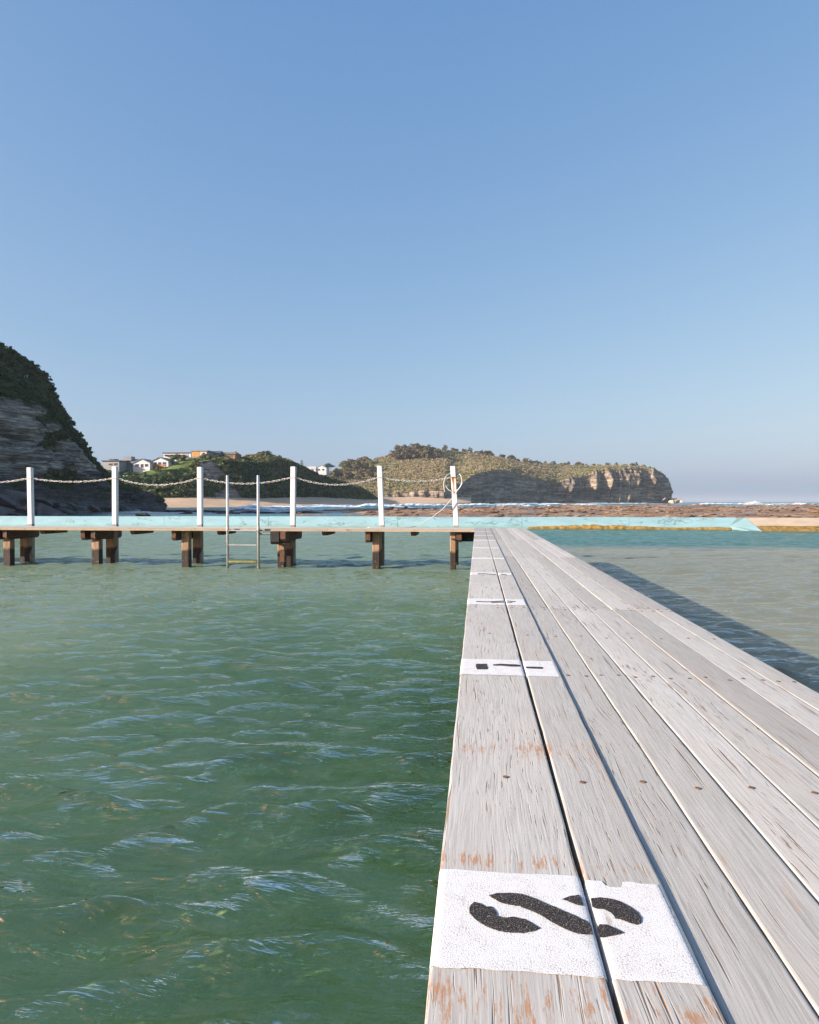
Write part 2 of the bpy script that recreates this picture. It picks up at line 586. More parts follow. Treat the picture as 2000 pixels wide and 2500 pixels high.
def mat_leaf(name, *cols):
    g = N(name)
    a = g.node('ShaderNodeAttribute', attribute_name='tone').outputs['Fac']
    o = g.node('ShaderNodeObjectInfo').outputs['Random']
    v = g.math('FRACT', g.math('ADD', a, g.math('MULTIPLY', o, 0.6)))
    st = [(i / (len(cols) - 1), c) for i, c in enumerate(cols)]
    col = g.ramp(v, *st)
    g.finish(col, 0.85, spec=0.15)
    tl = g.node('ShaderNodeBsdfTranslucent', {'Color': col}).outputs[0]
    ms = g.node('ShaderNodeMixShader', {0: 0.25, 1: g.b.outputs[0], 2: tl}).outputs[0]
    g.l.new(ms, g.out.inputs[0])
    return g.m


def mat_reef():
    g = N('reef_rock')
    n = g.noise(g.coord('Position', (0.30, 0.10, 2)), 1.0, 8, 0.80)
    n2 = g.noise(g.coord('Position', (0.035, 0.09, 1)), 1.0, 4, 0.6)
    col = g.ramp(n, (0.36, (0.055, 0.038, 0.030)), (0.45, (0.22, 0.125, 0.075)), (0.54, (0.36, 0.23, 0.14)), (0.64, (0.52, 0.39, 0.25)))
    col = g.mix(g.math('MULTIPLY', g.step(n2, 0.52, 0.62), 0.7), col, (0.24, 0.20, 0.17))
    gn = g.noise(g.coord('Position', (0.08, 0.2, 1)), 1.0, 3)
    col = g.mix(g.math('MULTIPLY', g.step(gn, 0.6, 0.7), 0.4), col, (0.16, 0.16, 0.06))
    rough = g.ramp(n2, (0.5, 0.85), (0.64, 0.35))
    return g.finish(col, rough, g.bump(n, 1.0, 0.6), spec=0.3)


def mat_bed():
    g = N('pool_bed')
    n = g.noise(g.coord('Position', (1.3, 1.0, 2)), 1.0, 7, 0.66)
    b = g.noise(g.coord('Position', (0.28, 0.28, 1)), 1.0, 3)
    pos = g.node('ShaderNodeNewGeometry').outputs['Position']
    x = g.node('ShaderNodeSeparateXYZ', {0: pos}).outputs[0]
    weed = g.ramp(n, (0.40, (0.02, 0.07, 0.02)), (0.47, (0.18, 0.30, 0.07)), (0.53, (0.48, 0.50, 0.16)), (0.62, (0.75, 0.70, 0.40)))
    sand = g.ramp(n, (0.3, (0.34, 0.35, 0.21)), (0.7, (0.56, 0.53, 0.36)))
    k = g.step(g.math('ADD', x, g.math('MULTIPLY', g.math('SUBTRACT', b, 0.5), 4.0)), -0.9, -2.6)
    k2 = g.step(x, 0.5, 1.6)
    col = g.mix(g.math('MAXIMUM', k, k2), weed, sand)
    return g.finish(col, 0.95, g.bump(n, 0.6, 0.1), spec=0.1)


M = {}
M['deck'] = mat_deck('weathered_deck')
M['deck_lane'] = mat_deck('weathered_lane_deck', stains=True)
M['deck_tan'] = mat_deck('tan_fascia_deck', tint=0.8, warm=(1.0, 0.80, 0.58))
M['pile'] = mat_pile()
M['beam'] = mat_beam()
M['black_beam'] = mat_simple('tarred_wood', (0.022, 0.021, 0.020), 0.7, 0.4, 12, 0.4)
M['post'] = mat_white_post()
M['patch'] = mat_patch()
M['glyph'] = mat_glyph()
M['wall'] = mat_pool_wall('turquoise_paint', (0.30, 0.50, 0.57))
M['wall_end'] = mat_pool_wall('turquoise_darkened_for_sun', (0.20, 0.32, 0.34), cracks=False)  # turquoise wall paint, colour darkened to hold down direct sun on the cheek
M['ramp'] = mat_simple('sandy_concrete', (0.50, 0.40, 0.29), 0.85, 0.15, 1.5, 0.3)
M['algae'] = mat_simple('orange_algae', (0.27, 0.165, 0.04), 0.8, 0.5, 6, 0.8)
M['wet_concrete'] = mat_simple('wet_concrete', (0.36, 0.33, 0.28), 0.4, 0.15, 1.0, 0.1)
M['water'] = mat_water()
M['sea'] = mat_sea()
M['bed'] = mat_bed()
M['reef'] = mat_reef()
M['sand'] = mat_simple('beach_sand', (0.58, 0.40, 0.25), 0.95, 0.10, 0.2, 0.2)
M['steel'] = mat_simple('galvanised_steel', (0.55, 0.54, 0.52), 0.38, 0.15, 8, 0.1, metal=0.85)
M['chain'] = mat_simple('chain_steel', (0.62, 0.59, 0.54), 0.45, 0.3, 20, 0.1, metal=0.6)
M['nail'] = mat_simple('rusty_nail', (0.16, 0.095, 0.06), 0.7, 0.4, 90, 0.2)
M['bolt'] = mat_simple('bolt_steel', (0.10, 0.10, 0.10), 0.5, 0.3, 30, 0.2, metal=0.5)
M['tread'] = mat_simple('grey_tread', (0.42, 0.41, 0.40), 0.6, 0.2, 8)
M['weedy_tread'] = mat_simple('weedy_tread', (0.25, 0.22, 0.05), 0.7, 0.4, 12, 0.4)
M['rust'] = mat_simple('rust', (0.45, 0.17, 0.02), 0.8, 0.4, 14)
M['hose'] = mat_simple('grey_hose', (0.50, 0.50, 0.46), 0.5, 0.1, 8)
M['plate'] = mat_simple('post_shoe', (0.30, 0.27, 0.23), 0.7, 0.2, 9)
M['cliff'] = mat_land('cliff_land', (0.020, 0.040, 0.016), (0.05, 0.075, 0.03), (0.035, 0.040, 0.045), (0.46, 0.39, 0.30), band=1.3, bscale=3.0, low=5.5)
M['hill'] = mat_land('hill_land', (0.024, 0.048, 0.018), (0.055, 0.085, 0.03), (0.20, 0.15, 0.12), (0.34, 0.26, 0.20), band=0.5, bscale=1.5)
M['headland'] = mat_land('headland_land', (0.16, 0.15, 0.065), (0.30, 0.25, 0.14), (0.10, 0.085, 0.07), (0.37, 0.28, 0.20), band=0.22, bscale=0.7)
M['boulder'] = mat_simple('boulder_rock', (0.10, 0.095, 0.09), 0.85, 0.4, 1.0, 0.6)
M['reef_boulder'] = mat_simple('reef_boulder', (0.045, 0.042, 0.038), 0.7, 0.4, 1.0, 0.6)
M['pale_boulder'] = mat_simple('pale_boulder', (0.40, 0.32, 0.25), 0.9, 0.3, 0.5, 0.6)
M['leaf_dark'] = mat_leaf('dark_foliage', (0.018, 0.045, 0.018), (0.035, 0.075, 0.026), (0.07, 0.105, 0.04), (0.12, 0.12, 0.06))
M['leaf_hill'] = mat_leaf('hill_foliage', (0.03, 0.07, 0.026), (0.06, 0.11, 0.035), (0.12, 0.15, 0.05), (0.16, 0.155, 0.07))
M['leaf_head'] = mat_leaf('heath_foliage', (0.13, 0.14, 0.06), (0.26, 0.22, 0.11), (0.34, 0.26, 0.16), (0.22, 0.22, 0.085), (0.17, 0.15, 0.085))
M['leaf_tree'] = mat_leaf('tree_foliage', (0.07, 0.08, 0.035), (0.14, 0.125, 0.065), (0.19, 0.14, 0.09))
M['leaf_pine'] = mat_leaf('pine_foliage', (0.012, 0.03, 0.016), (0.03, 0.055, 0.025))
M['bark'] = mat_simple('bark', (0.12, 0.095, 0.075), 0.9, 0.3, 2, 0.4)
M['hw_white'] = mat_simple('white_house_wall', (0.62, 0.61, 0.60), 0.8, 0.05, 0.5)
M['hw_grey'] = mat_simple('grey_house_wall', (0.30, 0.30, 0.29), 0.8, 0.08, 0.5)
M['hw_dark'] = mat_simple('dark_house_wall', (0.13, 0.14, 0.14), 0.8, 0.08, 0.5)
M['hw_brick'] = mat_simple('brick_house_wall', (0.42, 0.19, 0.09), 0.9, 0.15, 2.0)
M['hw_orange'] = mat_simple('orange_panel', (0.62, 0.26, 0.05), 0.7, 0.2, 0.8)
M['hw_teal'] = mat_simple('teal_gable', (0.16, 0.27, 0.24), 0.8, 0.05, 0.5)
M['hw_cream'] = mat_simple('cream_panel', (0.52, 0.47, 0.42), 0.8, 0.05, 0.5)
M['roof_grey'] = mat_simple('grey_roof', (0.24, 0.24, 0.25), 0.7, 0.1, 1.0)
M['roof_dark'] = mat_simple('dark_roof', (0.075, 0.08, 0.085), 0.7, 0.1, 1.0)
M['roof_brown'] = mat_simple('brown_roof', (0.20, 0.15, 0.11), 0.8, 0.1, 1.0)
M['glass'] = mat_simple('window_glass', (0.04, 0.05, 0.06), 0.1, 0.1, 1.0, spec=0.6)
M['spray'] = mat_simple('sea_spray', (0.82, 0.83, 0.84), 0.9, 0.03, 1.0)

# ------------------------------------------------------------------ water of the pool
def build_pool_water():
    ys = [-6.0, -3.0, -1.0, 0.2]
    y = 0.4
    while y < 39.0:
        ys.append(y)
        y += max(0.017, 0.0042 * y)
    ys.append(39.05)
    ys = np.array(ys)
    core = 860
    nc = core + 48
    u = np.linspace(0, 1, core)
    Yg = ys[:, None] * np.ones((1, nc))
    ya = np.maximum(ys, 0.0)[:, None]
    X = -(ya * 0.98 + 2.6) + u[None, :] * (ya * 1.62 + 6.2)
    fl = np.linspace(1, 0, 25)[None, :-1] ** 2 * 16.0
    X = np.concatenate([X[:, :1] - fl, X, X[:, -1:] + fl[:, ::-1]], 1)
    flank = np.concatenate([np.linspace(0.2, 1, 24), np.ones(core), np.linspace(1, 0.2, 24)])[None, :] ** 3
    r = np.random.default_rng(14)
    H = np.zeros_like(X)
    DX = np.zeros_like(X)
    DY = np.zeros_like(X)
    amp_mod = 0.9 + 0.4 * fbm(X * 0.35, Yg * 0.35, 2.0, 2)
    for i in range(112):
        lam = math.exp(min(r.normal(math.log(0.36), 0.42), math.log(0.75))) if i < 100 else 0.9 + 0.9 * r.random()
        lam = max(lam, 0.11)
        th = math.pi / 2 + r.normal(0.09, 0.34)
        k = 2 * math.pi / lam
        a = 0.0064 * lam * (0.5 + r.random()) * (1.0 if i < 100 else 0.45)
        ph = r.random() * 6.283
        fade = np.clip((lam / np.maximum(0.012, 0.0042 * ya) - 2.5) / 3.0, 0, 1)
        q = k * (math.cos(th) * X + math.sin(th) * Yg) + ph
        s, c = np.sin(q), np.cos(q)
        H += a * fade * s
        DX += -a * fade * 0.85 * math.cos(th) * c * -1
        DY += -a * fade * 0.85 * math.sin(th) * c * -1
    H *= amp_mod * flank
    DX *= flank
    DY *= flank
    edge = np.clip((39.0 - Yg) / 0.5, 0, 1)
    V = np.stack([X + DX * edge, Yg + DY * edge, H * edge], -1).reshape(-1, 3)
    me = mesh('pool_water', V, grid_faces(len(ys), nc), M['water'], smooth=True)
    tag(link('pool_water', me), 'rippled green pool water on both sides of the jetty', 'water', kind='structure')
    # the bed
    nx, ny = 170, 230
    gx = np.linspace(-45, 32, nx)
    gx = np.sign(gx) * np.abs(gx) ** 1.0
    gx = np.concatenate([np.linspace(-70, -6, 60), np.linspace(-5.9, 4, 130), np.linspace(4.3, 16, 50), np.linspace(16.5, 62, 30)])
    gy = np.concatenate([np.linspace(-6, 0, 12), np.linspace(0.1, 8, 130), np.linspace(8.3, 39.1, 60)])
    GX, GY = np.meshgrid(gx, gy)
    near = np.clip((GX + 3.2) / 2.4, 0, 1) * np.clip((0.9 - GX) / 0.6, 0, 1)
    rk = np.abs(fbm(GX * 1.1, GY * 1.1, 4.0, 4))
    rgt = np.clip((GX - 0.8) / 0.8, 0, 1) * np.clip((24 - GY) / 3, 0, 1)
    Z = -1.15 + near * 0.55 + near * rk * 0.16 + 0.03 * fbm(GX * 0.8, GY * 0.8, 1.0, 3) + rgt * (0.55 + 0.16 * fbm(GX * 0.7, GY * 0.5, 6.0, 3))
    me = mesh('pool_floor', np.stack([GX, GY, Z], -1).reshape(-1, 3), grid_faces(len(gy), len(gx)), M['bed'], smooth=True)
    tag(link('pool_floor', me), 'sandy and weedy floor of the rock pool under water', 'floor', kind='structure')


build_pool_water()

# ------------------------------------------------------------------ open sea
def build_sea():
    ys = np.array([39.6, 60, 100, 180, 300, 500, 900, 1800, 4000, 9000, 20000.0])
    V, F = [], []
    for y in ys:
        for s in (-1, -0.4, 0, 0.4, 1):
            V.append((s * (400 + y * 1.6), y, -0.25))
    me = mesh('sea', V, grid_faces(len(ys), 5), M['sea'])
    attr(me, 'foam', np.zeros(len(V)))
    tag(link('sea', me), 'deep blue open sea out to the horizon', 'sea', kind='structure')


build_sea()


def breaking_wave(px0, px1, Y0, Y1, h, wid, seed, name='breaking_wave', foam=0.85):
    n = 140
    t = np.linspace(0, 1, n)
    px = px0 + (px1 - px0) * t
    Y = Y0 + (Y1 - Y0) * t
    base = np.array([at(p, 1225, y) for p, y in zip(px, Y)])
    env = np.clip(np.minimum(t, 1 - t) * 7, 0, 1) ** 0.7
    hh = h * env * (0.62 + 0.55 * fbm(t * 9, seed * 3.3, 0, 4))
    hh = np.maximum(hh, 0.02)
    nv = 13
    v = np.linspace(-1, 1, nv)
    V = np.zeros((nv, n, 3))
    fo = np.zeros((nv, n))
    for j, q in enumerate(v):
        prof = math.exp(-(q * 2.0 + 0.1) ** 2)
        jag = 1 + 0.35 * fbm(t * 60, q * 4 + seed, 1.0, 3)
        V[j, :, 0] = base[:, 0]
        V[j, :, 1] = base[:, 1] + q * wid
        V[j, :, 2] = -0.27 + hh * prof * jag
        fo[j] = foam * (0.25 + 0.75 * prof) + (0.30 * fbm(t * 14, q * 2 + seed * 5, 3.0, 3)) - (0.35 if q < -0.45 else 0)
    me = mesh(name, V.reshape(-1, 3), grid_faces(nv, n), M['sea'], smooth=True)
    attr(me, 'foam', fo.ravel())
    o = link(name, me)
    return tag(o, kind='structure')


breaking_wave(540, 790, 128, 140, 0.95, 6.0, 1)
breaking_wave(560, 1010, 175, 205, 1.35, 8.0, 2)
breaking_wave(800, 1130, 190, 250, 1.25, 9.0, 3)
breaking_wave(700, 1100, 245, 330, 1.1, 9.0, 8)
breaking_wave(1080, 1480, 260, 320, 1.35, 10.0, 4)
breaking_wave(1180, 1640, 420, 600, 1.3, 12.0, 5)
breaking_wave(1120, 1380, 200, 215, 1.0, 7.0, 6, foam=0.45)
breaking_wave(1690, 1990, 420, 460, 1.25, 10.0, 7)
breaking_wave(1860, 2060, 300, 320, 1.5, 8.0, 9, foam=0.5)


def spray_burst():
    r = np.random.default_rng(5)
    V, F = [], []
    for px, s, top in ((1838, 1.0, 11), (1948, 0.6, 6)):
        c = at(px, 1228, 410)
        for i in range(420):
            a = abs(r.normal(0, 0.45))
            zz = (1 - min(a, 1)) * r.random() * top * 410 / FPX * 0.9
            xx = r.normal(0, 1) * (2.6 * s) * (1.15 - zz / (top * 410 / FPX))
            p = np.array([c[0] + xx + zz * 0.4, c[1] + r.normal(0, 2.0), -0.3 + zz])
            k = 0.10 + 0.22 * r.random()
            n = len(V)
            for d in ((1, 0, -0.6), (-0.5, 0.85, -0.6), (-0.5, -0.85, -0.6), (0, 0, 1)):
                V.append(p + k * np.array(d))
            F += [(n, n + 2, n + 1), (n, n + 1, n + 3), (n + 1, n + 2, n + 3), (n + 2, n, n + 3)]
    tag(link('sea_spray', mesh('sea_spray', V, F, M['spray'])), 'white burst of spray where swell hits the outer reef', 'spray', kind='stuff')


spray_burst()

# ------------------------------------------------------------------ terrain
class Land:
    pass


def loft(name, keys, rows, nu, nsub, mat, disp, rockf, grassf=None):
    """rows: lists of (py or ('z', z), Y) per key column, lofted between in world space"""
    K = np.array(keys, float)
    us = np.linspace(K[0], K[-1], nu)
    lines = []
    for row in rows:
        pts = []
        for p, (py, Y) in zip(keys, row):
            if isinstance(py, tuple):
                q = at(p, 1225, Y)
                q[2] = py[1]
            else:
                q = at(p, py, Y)
            pts.append(q)
        pts = np.array(pts)
        lines.append(np.stack([np.interp(us, K, pts[:, k]) for k in range(3)], -1))
    allr, vv = [], []
    for i in range(len(lines) - 1):
        m = nsub[i]
        for j in range(m):
            t = j / m
            allr.append(lines[i] * (1 - t) + lines[i + 1] * t)
            vv.append(i + t)
    allr.append(lines[-1])
    vv.append(len(lines) - 1.0)
    P = np.array(allr)
    vv = np.array(vv)[:, None] * np.ones((1, nu))
    uu = us[None, :] * np.ones((len(allr), 1))
    du = np.gradient(P, axis=1)
    dv = np.gradient(P, axis=0)
    nrm = np.cross(du, dv)
    nrm /= np.linalg.norm(nrm, axis=-1, keepdims=True) + 1e-9
    P = P + nrm * disp(P, uu, vv)[..., None]
    me = mesh(name, P.reshape(-1, 3), grid_faces(len(allr), nu), mat, smooth=False)
    rock = rockf(uu, vv, P)
    attr(me, 'rock', rock)
    attr(me, 'grass', grassf(uu, vv, P) if grassf else np.zeros(uu.size))
    L = Land()
    L.P, L.rock, L.uu, L.vv = P, rock, uu, vv
    F = grid_faces(len(allr), nu)
    L.bvh = BVHTree.FromPolygons([Vector(p) for p in P.reshape(-1, 3)], [tuple(f) for f in F.tolist()])
    L.o = link(name, me)
    return L


def hit(L, px, py):
    d = Vector(ray(px, py)).normalized()
    h = L.bvh.ray_cast(Vector(CAM), d)
    return h[0]


def drop(L, x, y):
    h = L.bvh.ray_cast(Vector((x, y, 400)), Vector((0, 0, -1)))
    return h[0]


# --- near cliff on the left
CK = [-700, -350, -120, 0, 30, 60, 90, 120, 140, 160, 185, 210, 240, 265, 300, 345, 400]
CB = [60, 68, 77, 84, 86, 88, 90, 93, 95, 98, 102, 107, 114, 121, 132, 148, 172]
CT = [720, 820, 920, 966, 968, 964, 968, 990, 1022, 1050, 1085, 1120, 1152, 1176, 1196, 1215, 1238]
CS = [392, 572, 748, 850, 868, 886, 912, 958, 1002, 1043, 1080, 1115, 1147, 1171, 1193, 1211, 1235]
rows = [
    [(('z', -0.6), b - 3) for b in CB],
    [(('z', 1.1), b + 1) for b in CB],
    [(t + (1215 - t) * 0.5, b + 5) for t, b in zip(CT, CB)],
    [(t, b + 9) for t, b in zip(CT, CB)],
    [(s, b + 24) for s, b in zip(CS, CB)],
    [(s + 40, b + 60) for s, b in zip(CS, CB)],
]


def cliff_disp(P, uu, vv):
    x, y, z = P[..., 0], P[..., 1], P[..., 2]
    face = np.clip(1 - np.abs(vv - 2) / 1.2, 0, 1)
    strata = vnoise(x * 0.05, y * 0.05, z * 1.15) * 0.6 + vnoise(x * 0.12, y * 0.12, z * 2.6) * 0.35
    fold = fbm(x * 0.13, y * 0.13, z * 0.10, 4)
    q = np.round(vnoise(x * 0.05, y * 0.05, z * 0.55) * 3) / 3
    blk = np.round(2.5 * fbm(x * 0.16, y * 0.16, z * 0.35, 3)) / 2.5
    return face * (strata * 1.3 + q * 0.9 + fold * 3.0 + blk * 1.6 + 1.2 * fbm(x * 0.5, y * 0.5, z * 0.9, 4)) + (1 - face) * 0.9 * fbm(x * 0.2, y * 0.2, z * 0.2, 4)


def cliff_rock(uu, vv, P):
    r = np.where(vv < 3.0, 1.0, 0.0)
    r = r - np.clip(vv - 2.75, 0, 0.3) * 1.2
    r -= 2.4 * np.clip(fbm(P[..., 0] * 0.10, P[..., 1] * 0.10, P[..., 2] * 0.22, 3) - 0.05, 0, 1) * (vv > 1.3)
    r = np.where((uu < 70) & (vv > 3.35) & (vv < 3.75) & (fbm(uu * 0.03, vv * 3, 2) > 0.1), 0.8, r)
    return r


LC = loft('cliff', CK, rows, 420, [10, 60, 60, 50, 10], M['cliff'], cliff_disp, cliff_rock)
tag(LC.o, 'layered dark cliff in shade at the edge of the pool', 'cliff', kind='structure')

# --- hill with houses above the beach
HK = [180, 260, 300, 340, 380, 420, 470, 510, 545, 575, 600, 625, 655, 690, 733, 762, 806, 835, 870, 900, 920]
HB = [212, 217, 219, 222, 226, 231, 239, 246, 252, 258, 264, 270, 280, 290, 305, 315, 332, 345, 362, 385, 402]
HE = [1172, 1172, 1172, 1166, 1152, 1140, 1128, 1122, 1123, 1121, 1127, 1126, 1127, 1135, 1147, 1159, 1173, 1181, 1193, 1208, 1223]
HR = [1140, 1141, 1143, 1143, 1139, 1126, 1115, 1114, 1115, 1114, 1119, 1117, 1120, 1128, 1141, 1155, 1170, 1178, 1190, 1206, 1222]
rows = [
    [(('z', -0.4), b - 5) for b in HB],
    [(('z', 2.4), b) for b in HB],
    [(e + (1219 - e) * 0.45, b + 9) for e, b in zip(HE, HB)],
    [(e, b + 17) for e, b in zip(HE, HB)],
    [(r_, b + 42) for r_, b in zip(HR, HB)],
    [(r_ + 5, b + 90) for r_, b in zip(HR, HB)],
    [(('z', 0), b + 180) for r_, b in zip(HR, HB)],
]


def hill_disp(P, uu, vv):
    x, y, z = P[..., 0], P[..., 1], P[..., 2]
    k = np.clip(vv - 0.5, 0, 1) * np.clip(4.4 - vv, 0, 1) * np.clip((920 - uu) / 80, 0.1, 1)
    return k * (3.0 * fbm(x * 0.045, y * 0.045, z * 0.05, 4) + 0.6 * fbm(x * 0.3, y * 0.3, z * 0.3, 2))


def hill_rock(uu, vv, P):
    scar = 1.5 * np.exp(-((uu - (512 + (2.4 - vv) * 34)) / 36) ** 2) * (vv < 3.15)
    scar = scar * (0.75 + 0.9 * fbm(P[..., 0] * 0.12, P[..., 1] * 0.12, P[..., 2] * 0.12, 3))
    return np.clip(scar * 1.1, 0, 1) + np.where(vv < 0.9, 0.3, 0) - 0.15


def hill_grass(uu, vv, P):
    return (np.clip(1 - np.abs(uu - 405) / 70, 0, 1) * np.clip(1 - np.abs(vv - 3.45) / 0.7, 0, 1) * 1.6).clip(0, 1)


LH = loft('hill', HK, rows, 420, [4, 24, 24, 24, 10, 6], M['hill'], hill_disp, hill_rock, hill_grass)
tag(LH.o, 'green hill with houses along its top above the beach', 'hill', kind='structure')

# --- the headland
DK = [560, 640, 700, 740, 780, 820, 860, 920, 957, 1020, 1060, 1086, 1096, 1112, 1127, 1150, 1177, 1220, 1243, 1270, 1311, 1362, 1413, 1450, 1487, 1525, 1560, 1594, 1618, 1632, 1640]
DB = [420, 430, 440, 447, 455, 462, 470, 485, 495, 500, 500, 500, 515, 540, 552, 566, 582, 605, 618, 633, 658, 690, 706, 714, 722, 730, 738, 746, 754, 762, 774]
DT = [1214, 1214, 1214, 1214, 1213, 1212, 1212, 1211, 1205, 1197, 1195, 1194, 1191, 1186, 1178, 1162, 1152, 1147, 1151, 1163, 1173, 1177, 1166, 1154, 1147, 1144, 1145, 1149, 1160, 1178, 1205]
DR = [1158, 1156, 1153, 1151, 1151, 1150, 1142, 1120, 1110, 1102, 1100, 1100, 1101, 1102, 1103, 1105, 1109, 1116, 1121, 1127, 1131, 1134, 1137, 1137, 1137, 1137, 1139, 1146, 1158, 1176, 1204]
DD = [120, 120, 120, 125, 130, 150, 170, 190, 195, 200, 200, 200, 195, 180, 170, 160, 150, 130, 120, 110, 95, 80, 70, 62, 55, 48, 40, 30, 20, 12, 6]
rows = [
    [(('z', -0.8), b - 4) for b in DB],
    [(('z', 1.2), b) for b in DB],
    [(t + (1221 - t) * 0.5, b + 3 + (1225 - t) * 0.03) for t, b in zip(DT, DB)],
    [(t, b + 8 + (1225 - t) * 0.06) for t, b in zip(DT, DB)],
    [((t + 2 * r_) / 3 + (t - r_) * 0.1, b + 8 + d * 0.55) for t, r_, b, d in zip(DT, DR, DB, DD)],
    [(r_, b + 10 + d) for r_, b, d in zip(DR, DB, DD)],
    [(('z', 10), b + d + 180) for b, d in zip(DB, DD)],
    [(('z', -1), b + d + 260) for b, d in zip(DB, DD)],
]


def head_disp(P, uu, vv):
    x, y, z = P[..., 0], P[..., 1], P[..., 2]
    right = np.clip((uu - 1060) / 60, 0, 1)
    face = np.clip(1 - np.abs(vv - 2.1) / 1.3, 0, 1)
    tip = np.clip((1640 - uu) / 25, 0.0, 1)
    spur = (1 - np.abs(vnoise(uu * 0.028, 2.2, z * 0.01))) ** 2 * 11 + (1 - np.abs(vnoise(uu * 0.085, 8.2, z * 0.02))) * 7 + (1 - np.abs(vnoise(uu * 0.24, 3.2, z * 0.05))) * 5 + 2.2 * vnoise(uu * 0.7, 1.2, z * 0.12) + 1.6 * np.round(2 * vnoise(uu * 0.05, 1.2, z * 0.16))
    st = 1.2 * vnoise(x * 0.02, y * 0.02, z * 0.28) + 0.9 * fbm(x * 0.07, y * 0.07, z * 0.15, 3)
    crag = 3.5 * fbm(uu * 0.09, vv * 0.4, z * 0.10, 3)
    cl = face * (right * (spur - 13) * np.clip((uu - 1230) / 100, 0.4, 1.25) + st + (1 - right) * crag * (uu > 940))
    top = np.clip(vv - 2.9, 0, 1) * np.clip(5.3 - vv, 0, 1) * 2.2 * fbm(x * 0.02, y * 0.02, 1.0, 4)
    return (cl + top) * (0.25 + 0.75 * tip)


def head_rock(uu, vv, P):
    r = np.where(vv < 2.9, 1.0, np.clip(1 - (vv - 2.9) * 6, 0, 1))
    r = np.where(uu < 940, np.where(vv < 1.2, 0.4, 0.0), r)
    return r


LD = loft('headland', DK, rows, 620, [3, 26, 26, 14, 14, 8, 4], M['headland'], head_disp, head_rock)
tag(LD.o, 'long headland with scrubby top and shaded sea cliffs', 'headland', kind='structure')

# --- beach
BK = [300, 390, 480, 600, 700, 800, 830, 900, 960, 1040, 1100, 1150]
BF = [186, 198, 212, 232, 258, 284, 292, 318, 345, 385, 440, 500]
BB = [232, 236, 246, 270, 298, 336, 350, 408, 470, 498, 512, 540]
rows = [
    [(('z', -0.9), f - 8) for f in BF],
    [(('z', 0.5), f + 6) for f in BF],
    [(('z', 2.2), f + (b - f) * 0.6) for f, b in zip(BF, BB)],
    [(('z', 4.6), b + 6) for b in BB],
    [(('z', 5.0), b + 12) for b in BB],
]
LB = loft('beach', BK, rows, 160, [4, 8, 8, 2], M['sand'],
          lambda P, u, v: 0.35 * fbm(P[..., 0] * 0.06, P[..., 1] * 0.06, 0, 3), lambda u, v, P: u * 0)
LB.o.data.polygons.foreach_set('use_smooth', np.ones(len(LB.o.data.polygons), dtype=bool))
tag(LB.o, 'strip of orange sand below the hill', 'beach', kind='structure')

# --- rock platform behind the pool
def build_reef():
    gy = np.concatenate([np.linspace(39.45, 60, 120), np.linspace(60.3, 150, 150)])
    gx = np.linspace(-1, 1, 520)
    GY = gy[:, None] * np.ones((1, 520))
    GX = gx[None, :] * (GY * 1.05 + 12) + 8
    lft = np.clip((GX + 0.16 * GY + 1.5) / 10, -1, 1)          # platform dips under water on the left
    side = np.clip((GX + 20) / 60, 0, 1)
    Z = -0.02 + (GY - 39) / 100 * (0.36 + 0.30 * side)
    Z += 0.42 * (lft - 1) * np.clip((GY - 39) / 12, 0.25, 1) * 0.8
    rough = fbm(GX * 0.16, GY * 0.14, 0, 6)
    ledge = np.round((fbm(GX * 0.05, GY * 0.16, 3, 4)) * 4) / 4
    Z += 0.42 * rough * np.clip((GY - 40) / 40, 0.08, 1) + 0.22 * ledge * np.clip((GY - 42) / 30, 0, 1)
    Z += np.clip((GY - 112) / 20, 0, 1) * (0.16 + 0.45 * np.clip(fbm(GX * 0.09, GY * 0.12, 8, 4), 0, 1)) * np.clip((GX + 8) / 10, 0, 1)
    Z = np.where(GY > 140, Z - (GY - 140) * 0.28, Z)
    me = mesh('rock_platform', np.stack([GX, GY, Z], -1).reshape(-1, 3), grid_faces(len(gy), 520), M['reef'])
    global REEF
    REEF = link('rock_platform', me)
    tag(REEF, 'flat brown weed-covered rock platform behind the pool wall', 'reef', kind='structure')


build_reef()

# loose broken rock lying over the platform
def reef_rubble():
    r = np.random.default_rng(77)
    n = 1700
    V, F = [], []
    y = 52 + 84 * r.random(n) ** 0.7
    x = (r.random(n) * 2 - 0.75) * (y * 0.62)
    bv = BVHTree.FromPolygons([tuple(v.co) for v in REEF.data.vertices], [tuple(p.vertices) for p in REEF.data.polygons])
    oct_ = np.array([(1, 0, 0), (-1, 0, 0), (0, 1, 0), (0, -1, 0), (0, 0, 1), (0, 0, -1), (.7, .6, .5), (-.7, .6, .4), (-.6, -.7, .5), (.6, -.7, .4)])
    of = [(0, 6, 9), (6, 4, 9), (9, 4, 8), (6, 7, 4), (7, 8, 4), (7, 1, 8), (2, 7, 6), (0, 2, 6), (2, 1, 7), (3, 9, 8), (1, 3, 8), (0, 9, 3), (0, 5, 2), (2, 5, 1), (1, 5, 3), (3, 5, 0)]
    for k in range(n):
        h = bv.ray_cast(Vector((x[k], y[k], 30)), Vector((0, 0, -1)))[0]
        if h is None or h.z < -0.15:
            continue
        sc = (0.12 + 0.34 * r.random() ** 2.5) * np.array([1.5, 1.2, 0.55])
        q = oct_ * (0.7 + 0.6 * r.random((10, 1))) * sc
        a = r.random() * 6.28
        c_, s_ = math.cos(a), math.sin(a)
        b0 = len(V)
        V += [(h.x + p[0] * c_ - p[1] * s_, h.y + p[0] * s_ + p[1] * c_, h.z + p[2] * 1.0 + sc[2] * 0.2) for p in q]
        F += [tuple(i + b0 for i in f) for f in of]
    tag(link('reef_rubble', mesh('reef_rubble', V, F, M['reef'])), 'broken brown rocks littering the rock platform', 'rocks', kind='stuff')


